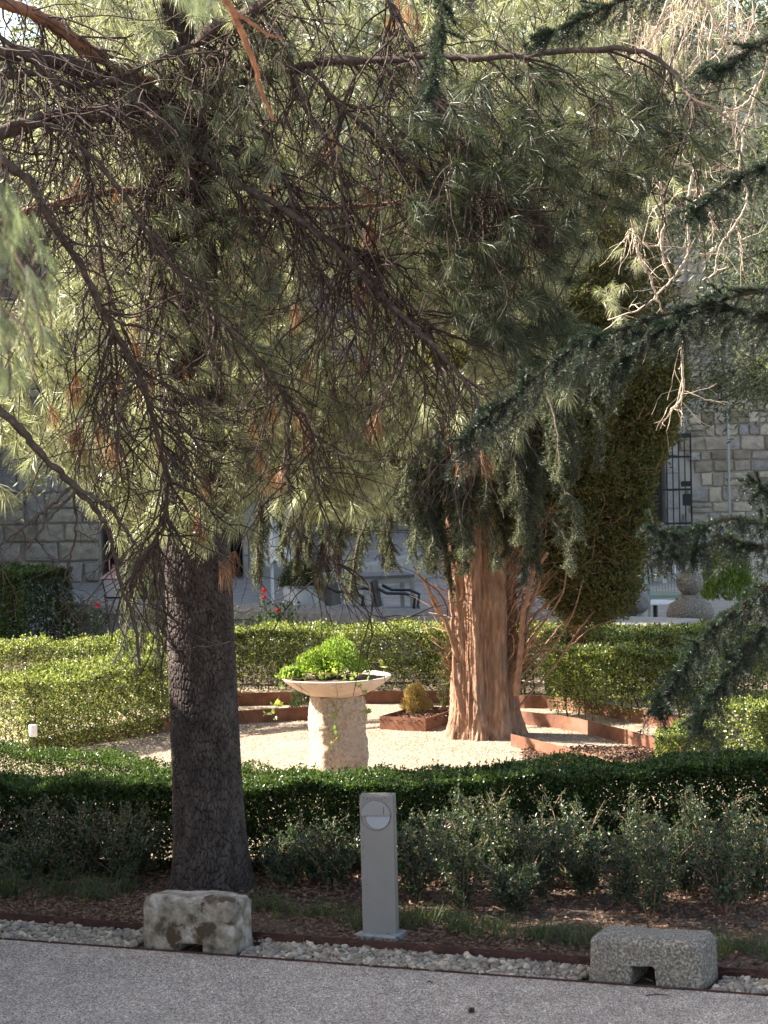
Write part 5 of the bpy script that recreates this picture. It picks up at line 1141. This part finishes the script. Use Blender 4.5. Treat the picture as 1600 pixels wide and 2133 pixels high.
# right/far building
YB = 54.6
b1 = thing('stone_building', 'tall rubble stone building with an iron gate in its wall behind the terrace', 'building', (0, YB, 0))
doorx0, doorx1 = W(1290, 1000, YB)[0], W(1388, 1000, YB)[0]
a = Acc(); a.box((-8, YB + 1.0, 5.5), (44 if 0 else 2 * (doorx0 + 8), 1.8, 11)); a.build('wall', M['mortar'], b1)
a = Acc(); a.box(((doorx1 + 24) / 2, YB + 1.0, 5.5), (24 - doorx1, 1.8, 11)); a.build('wall', M['mortar'], b1)
a = Acc(); a.box(((doorx0 + doorx1) / 2, YB + 1.0, 2.35 + 4.3), (doorx1 - doorx0, 1.8, 8.6)); a.build('wall', M['mortar'], b1)
a = Acc(); a.box(((doorx0 + doorx1) / 2, YB + 1.5, 1.2), (doorx1 - doorx0, 0.1, 2.4)); a.build('door', M['greywood'], b1)
for zz_ in range(6):
    for sx in (doorx0 - 0.14, doorx1 + 0.14):
        a = Acc(); a.box((sx, YB + 0.02, 0.2 + zz_ * 0.4), (0.27 + 0.06 * (zz_ % 2), 0.22, 0.385), 0, 0.01); a.build('jamb_stone', M['dressed'], b1)
a = Acc(); a.box(((doorx0 + doorx1) / 2, YB + 0.02, 2.55), (doorx1 - doorx0 + 0.6, 0.22, 0.3), 0, 0.01); a.build('lintel', M['dressed'], b1)
masonry(b1, -7.0, 16, 0.02, 9.0, YB + 0.095, 0.40, 0.29, [(doorx0 - 0.3, doorx1 + 0.3, 0, 2.72)], 290, 3, [(6.9, 1.8), (7.2, 3.3), (7.9, 1.5), (8.2, 2.8)])
# iron gate, open leaf standing proud of the wall
g0, g1 = W(1375, 905, 53.6)[0], W(1438, 905, 53.6)[0]; zt = W(1400, 905, 53.6)[2]
gt = thing('iron_gate', 'black barred iron gate leaf standing open against the stone wall', 'gate', ((g0 + g1) / 2, 53.6, 0))
zb = 0.06
for i in range(6):
    x_ = g0 + (g1 - g0) * i / 5; a = Acc(); a.tube([(x_, 53.6, zb), (x_, 53.6, zt)], 0.020 if i in (0, 5) else 0.014, 6); a.build('bar', M['iron'], gt)
for z_ in (zb + 0.04, zt * 0.41, zt * 0.76, zt - 0.03):
    a = Acc(); a.box(((g0 + g1) / 2, 53.6, z_), (g1 - g0 + 0.03, 0.035, 0.045 if z_ < zt * 0.9 else 0.10)); a.build('rail', M['iron'], gt)
a = Acc(); a.box((g1 - 0.12, 53.57, zt * 0.47), (0.22, 0.05, 0.12), 0, 0.01); a.build('lock_plate', M['iron'], gt)
a = Acc(); a.box((g1 - 0.10, 53.57, zt * 0.30), (0.20, 0.05, 0.26), 0, 0.01); a.build('lock_box', M['iron'], gt)
# downpipe
p0 = W(1521, 1045, 54.3); p1 = W(1513, 780, 54.3); p2 = W(1498, 300, 54.3)
t = thing('drainpipe', 'thin pale metal drainpipe running down the stone wall right of the gate', 'drainpipe', (p0[0], 54.3, 0))
a = Acc(); a.tube([(p0[0], 54.42, 0.02), (p0[0], 54.42, 3), (p0[0], 54.42, 8.8)], 0.032, 8); a.build('pipe', M['pipe'], t)
for z_ in (1.0, 3.0, 5.0): a = Acc(); a.box((p0[0], 54.45, z_), (0.1, 0.06, 0.04)); a.build('bracket', M['iron'], t)
# left building
YL = 41.0
b2 = thing('stone_house', 'stone house with large rounded blocks and dark doorways at the left of the terrace', 'house', (-5, YL, 0))
dx0, dx1 = W(208, 1100, YL)[0], W(258, 1100, YL)[0]; ex0, ex1 = W(462, 1100, YL)[0], W(503, 1100, YL)[0]; xr = W(600, 1100, YL)[0]; zd = W(230, 960, YL)[2]; ze = W(480, 1060, YL)[2]
def wall_piece(xa, xb, za, zb_, mat): a = Acc(); a.box(((xa + xb) / 2, YL + 0.8, (za + zb_) / 2), (xb - xa, 1.4, zb_ - za)); a.build('wall', mat, b2)
wall_piece(-14, dx0, 0, 9, M['mortar']); wall_piece(dx0, dx1, zd, 9, M['mortar']); wall_piece(dx1, ex0, 0, 9, M['mortar']); wall_piece(ex0, ex1, ze, 9, M['mortar']); wall_piece(ex1, xr, 0, 9, M['dressed'])
for xa, xb, zt_ in ((dx0, dx1, zd), (ex0, ex1, ze)):
    a = Acc(); a.box(((xa + xb) / 2, YL + 1.0, zt_ / 2), (xb - xa, 0.06, zt_)); d_ = a.build('door', M['dark'], b2)  # near-black sheet paints in the dark of the open doorway
    a = Acc()
    for q in (-1, 1): a.box(((xa + xb) / 2 + q * (xb - xa) * 0.42, YL + 0.9, zt_ / 2), (0.05, 0.07, zt_ - 0.02))
    a.box(((xa + xb) / 2, YL + 0.9, zt_ * 0.55), (xb - xa - 0.12, 0.06, 0.05)); a.build('door_frame', M['greywood'], d_)
for z_ in range(9):
    a = Acc(); a.box((dx1 + 0.14, YL + 0.03, 0.21 + z_ * 0.42), (0.26, 0.16, 0.405), 0, 0.012); a.build('jamb_stone', M['dressed'], b2)
    a = Acc(); a.box((ex1 + 0.16, YL + 0.03, 0.21 + z_ * 0.42), (0.28, 0.16, 0.405), 0, 0.012); a.build('jamb_stone', M['dressed'], b2)
masonry(b2, -9, dx0 - 0.02, 0.02, 8.6, YL + 0.085, 0.56, 0.42, [], 150, 4, [(-5.5, 1.0), (-5.8, 2.2), (-5.0, 5.5)])
masonry(b2, dx1 + 0.3, ex0 - 0.02, 0.02, 8.6, YL + 0.06, 0.6, 0.42, [], 60, 5, [(-3.6, 1.0), (-3.5, 5)])
# stair ramp parapet
ra, rb = G(640, 1262), G(1250, 1118); v_ = rb - ra; ang = math.atan2(v_[1], v_[0]); Lr = np.linalg.norm(v_)
t = thing('ramp_parapet', 'low pale stone parapet of slabs slanting back across the terrace', 'parapet', tuple(ra))
nseg = 14
for q in range(nseg):
    c = ra + v_ * (q + 0.5) / nseg; a = Acc(); a.box((c[0], c[1], 0.22), (Lr / nseg - 0.02, 0.25, 0.44), ang, 0.01); a.build('slab', M['dressed'], t)
# unseen side wing, added to throw shade over the terrace
t = thing('shade_wing', 'unseen high side wing added to shade the terrace', 'building', (-11.5, 42, 0))
a = Acc(); a.box((-12.0, 45.0, 8), (4, 27, 16)); a.build('wall', M['mortar'], t); a = Acc(); a.box((-12.0, 45.0, 16.15), (4.6, 27.6, 0.3)); a.build('roof', M['copper'], t)

# ---- garden parapet
pa, pb = G(116, 1256, .5), G(1386, 1303, .5); v_ = pb - pa; ang = math.atan2(v_[1], v_[0]); Lp = np.linalg.norm(v_[:2])
t = thing('garden_parapet', 'low stone parapet with broad coping between the hedges and the terrace', 'wall', (pa[0], pa[1], 0))
off = np.array((-math.sin(ang), math.cos(ang), 0)) * 0.42
c = (pa + pb) / 2 + off; a = Acc(); a.box((c[0], c[1], 0.19), (Lp, 0.66, 0.38), ang); a.build('base', M['coping'], t)
ns = 7
for q in range(ns):
    c = pa + v_ * (q + 0.5) / ns + off; a = Acc(); a.box((c[0], c[1], 0.445), (Lp / ns - 0.006, 0.82, 0.115), ang, 0.012); a.build('coping_slab', M['dressed'] if q == ns - 1 else M['coping'], t)  # end slab takes paler stone, painting in the sun on it
# lantern on the parapet
lc = W(241, 1248, 31.3); lz = 0.5
t = thing('stone_lantern', 'square pinkish lantern with a pyramid roof standing on the parapet', 'lantern', (lc[0], lc[1] + 0.1, lz))
lx, ly = lc[0], lc[1] + 0.15
a = Acc(); s0, s1 = 0.125, 0.17; P = [(lx + sx * s0, ly + sy * s0, lz + 0.02) for sx, sy in ((-1, -1), (1, -1), (1, 1), (-1, 1))] + [(lx + sx * s1, ly + sy * s1, lz + 0.27) for sx, sy in ((-1, -1), (1, -1), (1, 1), (-1, 1))]
a.polys(P, [(0, 1, 5, 4), (1, 2, 6, 5), (2, 3, 7, 6), (3, 0, 4, 7), (3, 2, 1, 0), (4, 5, 6, 7)]); a.build('glass', M['glass'], t)
a = Acc()
for q in range(4): a.tube([P[q], P[q + 4]], 0.010, 4); a.tube([P[q], P[(q + 1) % 4]], 0.010, 4); a.tube([P[q + 4], P[(q + 1) % 4 + 4]], 0.012, 4)
a.build('frame', M['iron'], t)
a = Acc(); e = 0.20; a.polys([(lx - e, ly - e, lz + 0.27), (lx + e, ly - e, lz + 0.27), (lx + e, ly + e, lz + 0.27), (lx - e, ly + e, lz + 0.27), (lx - .05, ly - .05, lz + 0.39), (lx + .05, ly - .05, lz + 0.39), (lx + .05, ly + .05, lz + 0.39), (lx - .05, ly + .05, lz + 0.39)], [(0, 1, 5, 4), (1, 2, 6, 5), (2, 3, 7, 6), (3, 0, 4, 7), (4, 5, 6, 7), (3, 2, 1, 0)]); a.build('roof', M['copper'], t)
a = Acc(); a.lathe((lx, ly, lz + 0.39), [(0.05, 0), (0.05, 0.04), (0.02, 0.06), (0, 0.09)], 10); a.build('finial', M['copper'], t)

# ---- stone balls
def ball(name, label, px, py, d, r_px, mat, ped):
    c = W(px, py, d); R_ = r_px * d / F; t = thing(name, label, 'stone ball', (c[0], c[1], 0), 'stone ball finials')
    th_ = np.linspace(0, math.pi, 26); a = Acc(); a.lathe((c[0], c[1], c[2]), [(R_ * math.sin(x_) + 1e-4, -R_ * math.cos(x_)) for x_ in th_], 40, 0.0012); a.build('ball', mat, t, True)
    zb_ = c[2] - R_; a = Acc()
    if ped == 'cone': prof = [(R_ * 1.15, zb_ - 0.16), (R_ * 1.1, zb_ - 0.12), (R_ * 0.55, zb_ - 0.02), (R_ * 0.42, zb_ + 0.02), (0, zb_ + 0.02)]
    else: prof = [(R_ * 1.35, zb_ - 0.45), (R_ * 1.35, zb_ - 0.30), (R_ * 1.75, zb_ - 0.26), (R_ * 1.8, zb_ - 0.2), (R_ * 1.55, zb_ - 0.09), (R_ * 0.95, zb_ - 0.05), (R_ * 0.75, zb_ + 0.015), (0, zb_ + 0.015)]
    a.lathe((c[0], c[1], 0), prof, 32, 0.001); a.build('cap', mat, t, True)
    z1_ = zb_ - (0.16 if ped == 'cone' else 0.45); w_ = R_ * 2.7; a = Acc()
    if z1_ > 0.03: a.box((c[0], c[1], z1_ / 2), (w_, w_, z1_), 0.2, 0.01); a.build('pedestal', mat, t)
ball('stone_ball', 'stone ball in dark stone, its shade painted in, on a low cone, nearest the cypress', 1327, 1252, 27.6, 28, M['coping'], 'cone')  # dark coping stone puts the shade into this ball's colour
ball('stone_ball', 'pale granite stone ball on a rounded pier between the fir branches', 1437, 1213, 28.2, 28, M['granite'], 'pier')
ball('stone_ball', 'sunlit knobbly stone finial half hidden by fir branches at the right', 1570, 1275, 27.0, 30, M['bowl'], 'pier')

# ---- terrace furniture
def table(name, label, px, py, d, w_, dp, h_, top, leg, yaw=0.0, rnd=False):
    c = G(px, py); c = np.array((W(px, py, d)[0], d, 0.02)); t = thing(name, label, 'table', tuple(c), 'terrace tables')
    a = Acc()
    if rnd: a.lathe((c[0], c[1], h_), [(0, 0.02), (w_ / 2, 0.02), (w_ / 2 + 0.005, 0.01), (w_ / 2, -0.005), (0, -0.005)], 32)
    else: a.box((c[0], c[1], h_), (w_, dp, 0.035), yaw, 0.004)
    a.build('table_top', top, t)
    if rnd:
        a = Acc(); a.tube([(c[0], c[1], 0.05), (c[0], c[1], h_ - 0.005)], 0.03, 8); a.build('column', leg, t)
        for q in range(4): a = Acc(); a.tube([(c[0], c[1], 0.2), (c[0] + 0.3 * math.cos(q * 1.57 + .4), c[1] + 0.3 * math.sin(q * 1.57 + .4), 0.03)], 0.018, 6); a.build('leg', leg, t)
        return
    cs, sn = math.cos(yaw), math.sin(yaw)
    for sx in (-1, 1):
        for sy in (-1, 1):
            x_, y_ = sx * (w_ / 2 - 0.03), sy * (dp / 2 - 0.03); a = Acc(); a.box((c[0] + x_ * cs - y_ * sn, c[1] + x_ * sn + y_ * cs, h_ / 2), (0.05, 0.05, h_ - 0.036), yaw); a.build('leg', leg, t)
    for sy in (-1, 1): a = Acc(); y_ = sy * (dp / 2 - 0.03); a.box((c[0] - y_ * sn, c[1] + y_ * cs, h_ - 0.055), (w_ - 0.115, 0.03, 0.07), yaw); a.build('apron', leg, t)
table('terrace_table', 'white metal terrace table with a brown top in front of the iron gate', 1352, 1208, 38.2, 0.72, 0.72, 0.74, M['wood'], M['whitemetal'], -0.35)
table('terrace_table', 'low round white table between the dark stone ball and the granite pier', 1366, 1300, 29.6, 0.5, 0.5, 0.42, M['whitemetal'], M['black'], rnd=True)
table('terrace_table', 'grey square table beside the black armchairs behind the parapet', 800, 1290, 31.4, 0.70, 0.70, 0.72, M['greywood'], M['dressed'], 0.2)
def chair(label, x_, y_, yaw, mat, h_=0.82, low=False, mesh_back=False, group='terrace chairs'):
    t = thing('terrace_chair', label, 'chair', (x_, y_, 0.02), group); cs, sn = math.cos(yaw), math.sin(yaw)
    def L2(u, v, z): return (x_ + u * cs - v * sn, y_ + u * sn + v * cs, z)
    a = Acc(); a.box(L2(0, 0, 0.43), (0.48, 0.46, 0.045), yaw, 0.006); a.build('seat', mat, t)
    for sx in (-1, 1):
        for sy in (-1, 1): a = Acc(); a.tube([L2(sx * 0.22, sy * 0.20, 0.408), L2(sx * 0.24, sy * 0.24, 0.02)], 0.016, 6); a.build('leg', mat, t)
        a = Acc(); a.tube([L2(sx * 0.23, -0.20, 0.45), L2(sx * 0.25, -0.22, 0.60), L2(sx * 0.26, -0.10, 0.655), L2(sx * 0.26, 0.12, 0.66), L2(sx * 0.25, 0.24, 0.72)], 0.02, 6); a.build('armrest', mat, t)
    if mesh_back:
        top_ = [L2(-0.24 + 0.48 * q / 12, 0.22 + 0.04 * math.sin(math.pi * q / 12), 0.45 + (h_ - 0.45) * math.sin(math.pi * (q + 0.6) / 13.2) ** 0.4) for q in range(13)]
        a = Acc(); a.tube(top_, 0.012, 6); a.build('back_frame', mat, t)
        for q in range(1, 12): a = Acc(); a.tube([L2(-0.24 + 0.48 * q / 12, 0.22, 0.45), top_[q]], 0.005, 4); a.build('wire', mat, t)
    else:
        a = Acc(); n_ = 9
        V = []
        for zi in (0.46, h_ - 0.02):
            for q in range(n_): u_ = -0.25 + 0.5 * q / (n_ - 1); V.append(L2(u_, 0.22 + 0.05 * math.cos(u_ * 5) + (zi - 0.46) * 0.18, zi))
        for zi in (0.46, h_ - 0.02):
            for q in range(n_): u_ = -0.25 + 0.5 * q / (n_ - 1); V.append(L2(u_, 0.245 + 0.05 * math.cos(u_ * 5) + (zi - 0.46) * 0.18, zi))
        m_ = n_; fs = [(q, q + 1, m_ + q + 1, m_ + q) for q in range(n_ - 1)] + [(2 * m_ + q + 1, 2 * m_ + q, 3 * m_ + q, 3 * m_ + q + 1) for q in range(n_ - 1)] + [(m_ + q, m_ + q + 1, 3 * m_ + q + 1, 3 * m_ + q) for q in range(n_ - 1)] + [(0, m_, 3 * m_, 2 * m_), (m_ - 1, 3 * m_ - 1, 4 * m_ - 1, 2 * m_ - 1)]
        a.polys(V, fs); a.build('backrest', mat, t)
p = G(722, 1362); chair('black armchair behind the parapet, nearest the white planter', W(735, 1250, 29.8)[0], 29.8, 1.25, M['black'])
chair('black armchair behind the parapet, beside the cypress trunk', W(832, 1255, 29.4)[0], 29.4, 1.45, M['black'])
chair('dark metal chair left of the brown topped table', W(1325, 1200, 37.8)[0], 37.8, 1.35, M['iron'], 0.86)
chair('dark chair behind the right side of the brown topped table', W(1412, 1190, 39.2)[0], 39.2, -0.6, M['iron'], 0.84)
chair('green wire chair behind the low round white table', W(1382, 1260, 30.6)[0], 30.6, 0.1, M['wire'], 0.70, mesh_back=True)
# parasol, white planter
px_ = W(567, 1200, 33.5); t = thing('parasol', 'folded white parasol standing on the terrace behind the roses', 'parasol', (px_[0], 33.5, 0.02))
a = Acc(); a.tube([(px_[0], 33.5, 0.02), (px_[0], 33.5, 2.5)], 0.022, 8); a.build('pole', M['whitemetal'], t)
a = Acc(); k_ = 40; prof = [(0.03, 2.45), (0.07, 2.2), (0.10, 1.8), (0.12, 1.3), (0.17, 0.95), (0.24, 0.78)]
V = []
for r_, z_ in prof:
    for q in range(k_): rr_ = r_ * (1 + 0.25 * math.sin(q * 2 * math.pi * 8 / k_)); V.append((px_[0] + rr_ * math.cos(q * 2 * math.pi / k_), 33.5 + rr_ * math.sin(q * 2 * math.pi / k_), z_ + (0.06 * math.sin(q * 2 * math.pi * 8 / k_) if z_ < 0.8 else 0)))
i = np.arange(len(prof) - 1)[:, None] * k_; j = np.arange(k_)[None, :]; a.add(V, np.stack([i + j, i + (j + 1) % k_, i + k_ + (j + 1) % k_, i + k_ + j], -1).reshape(-1, 4)); a.build('canopy', M['canvas'], t, True)
a = Acc(); a.box((px_[0], 33.5, 0.05), (0.45, 0.45, 0.06), 0.3, 0.01); a.build('base', M['concrete'], t)
c = W(628, 1250, 31.8); t = thing('white_planter', 'wide white planter bowl with a dark shrub behind the parapet', 'planter', (c[0], 31.8, 0.02))
a = Acc(); a.lathe((c[0], 31.8, 0), [(0.0, 0.03), (0.17, 0.03), (0.22, 0.3), (0.25, 0.59), (0.235, 0.59), (0.2, 0.56), (0.0, 0.56)], 28); a.build('pot', M['planter'], t, True)
tuft('potted_shrub', 'dark leafy shrub growing in the wide white planter', 'shrub', (c[0], 31.8, 0.56), 0.27, 2600, M['box_dark'], 0.05, 0.02, squash=1.2)
c = W(1517, 1250, 30.5); tuft('conifer_bush', 'vivid green upright conifer bush behind the fir branches', 'bush', (c[0], 30.5, 0.35), 0.34, 5200, M['bright'], 0.07, 0.016, up=1.4, squash=2.3)
c = W(1435, 1185, 34); 
# ---- roses
def rose(label, px, d, pyb, pyt, heads, seed):
    r_ = np.random.default_rng(900 + seed); b_ = np.array((W(px, pyb, d)[0], d, 0.0)); t = thing('rose_bush', label, 'rose bush', tuple(b_), 'rose bushes along the parapet'); a = Acc(); P = []; A = []
    for (hx, hy) in heads:
        e = W(hx, hy, d + r_.normal() * 0.05); m_ = (b_ + e) / 2 + np.array((r_.normal() * 0.05, 0, 0)); L = smooth_line([b_, m_, e], 10); a.tube(L, 0.004, 4)
        for q in range(26): f_ = r_.uniform(0.35, 0.97); p = L[int(f_ * 9)] + r_.normal(size=3) * 0.03; P.append(p); A.append(r_.normal(size=3) + (0, 0, 0.3))
        fl = Acc(); n_ = 22; D = unit(r_.normal(size=(n_, 3))); v, f = leaf_quads(e + D * 0.006, D + (0, 0, 0.3), 0.032, 0.034); fl.add(v, f); fl.build('flower', M['rose'], t)
    for q in range(5):
        e = b_ + np.array((r_.normal() * 0.15, r_.normal() * 0.1, r_.uniform(0.5, 0.75))); L = smooth_line([b_, (b_ + e) / 2 + (0.02, 0, 0), e], 8); a.tube(L, 0.004, 4)
        for w_ in range(40): P.append(L[r_.integers(3, 8)] + r_.normal(size=3) * 0.04); A.append(r_.normal(size=3) + (0, 0, 0.3))
    a.build('stem', M['grass'], t); v, f = leaf_quads(np.array(P), np.array(A), 0.05, 0.03); kind(mesh_from('foliage', v, f, M['shrub'], t), 'stuff')
rose('rose bush with one pink flower below the pink lantern', 205, 28.4, 1350, 1250, [(204, 1262)], 1)
rose('rose bush with a red flower at the right edge of the pine trunk', 488, 26.9, 1360, 1260, [(481, 1266)], 2)
rose('tall rose bush with two red flowers left of the white parasol', 550, 26.9, 1360, 1230, [(549, 1230), (550, 1245)], 3)
rose('thin rose stem with one small red flower below the white planter', 580, 26.9, 1350, 1270, [(580, 1270)], 4)
rose('low rose bush with a crimson flower just above the sunlit hedge', 597, 26.8, 1350, 1295, [(596, 1299)], 5)
rose('flowerless rose bush at the left foot of the parapet', 150, 28.6, 1350, 1280, [], 6)
rose('rose bush with withered pink blooms under the right end of the cypress crown', 1262, 26.5, 1350, 1285, [(1272, 1285), (1266, 1288)], 7)

# ================================================================== trees behind and beside
def far_tree(name, label, base, h, rcr, nb, mat, seed, L=0.10, wd=0.035, per=110, lo=0.25, group='conifers around the court'):
    r_ = np.random.default_rng(1200 + seed); t = thing(name, label, 'tree', (base[0], base[1], 0), group)
    a = Acc(); a.tube([(base[0], base[1], -0.02), (base[0] + 0.1, base[1], h * 0.5), (base[0], base[1], h * 0.97)], (h * 0.022, h * 0.015, 0.03), 10); a.build('trunk', M['limb'], t, True)
    a = Acc(); P = []; A = []
    for q in range(nb):
        f_ = lo + (1 - lo) * q / nb; z_ = h * f_; th_ = r_.random() * 6.28; l_ = rcr * (1.05 - f_) ** 0.65 * r_.uniform(0.7, 1.15); e = np.array((base[0] + math.cos(th_) * l_, base[1] + math.sin(th_) * l_, z_ - 0.1 * l_)); s_ = np.array((base[0], base[1], z_)); L_ = smooth_line([s_, (s_ + e) / 2 + (0, 0, 0.12 * l_), e], 8); a.tube(L_, np.linspace(0.03, 0.006, 8), 4)
        k_ = int(per * l_); u_ = r_.random(k_) ** 0.6; p = np.stack([np.interp(u_ * 7, np.arange(8), L_[:, c_]) for c_ in range(3)], 1) + r_.normal(size=(k_, 3)) * (0.28, 0.28, 0.16) * (0.4 + u_[:, None]); P.append(p); A.append((e - s_)[None, :] * 0.5 / l_ + r_.normal(size=(k_, 3)) * 0.7 + (0, 0, -0.3))
    a.build('branches', M['limb'], t); P = np.concatenate(P); A = np.concatenate(A); v, f = leaf_quads(P, A, L * r_.uniform(0.6, 1.3, len(P)), wd); kind(mesh_from('crown', v, f, mat, t), 'stuff')
far_tree('conifer_tree', 'bluish conifer behind the bare branches at the upper right', (6.2, 33), 12, 2.6, 150, M['cedar'], 1, 0.12, 0.03, 260)
far_tree('conifer_tree', 'olive conifer rising behind the middle of the pine foliage', (1.2, 31), 13, 2.6, 150, M['needle'], 2, 0.14, 0.03, 260, lo=0.38)
far_tree('conifer_tree', 'pale conifer seen through the twigs at the upper left', (-3.4, 33), 13, 2.4, 130, M['cedar'], 3, 0.13, 0.03, 240, lo=0.4)
far_tree('conifer_tree', 'dark conifer filling the gap between pine and cypress', (-2.12, 28.5), 9, 1.9, 120, M['cedar'], 4, 0.08, 0.022, 420, lo=0.25)
# trees left of the path that throw the shade
far_tree('conifer_tree', 'tall conifer above the cypress crown', (2.6, 27.5), 12, 2.2, 170, M['needle'], 8, 0.13, 0.03, 330, lo=0.4)
far_tree('conifer_tree', 'tall dense conifer behind the upper pine branches', (-1.95, 24.8), 12, 2.3, 170, M['needle'], 9, 0.13, 0.03, 330, lo=0.42)
far_tree('shade_tree', 'dense tree left of the path', (-7.8, 13.5), 8.3, 4.2, 230, M['box_dark'], 5, 0.34, 0.26, 230, lo=0.16, group='dense trees beside the path')
far_tree('shade_tree', 'second dense tree left of the path, nearer the viewer', (-8.9, 12.0), 8.6, 3.6, 95, M['box_dark'], 6, 0.34, 0.26, 230, lo=0.16, group='dense trees beside the path')
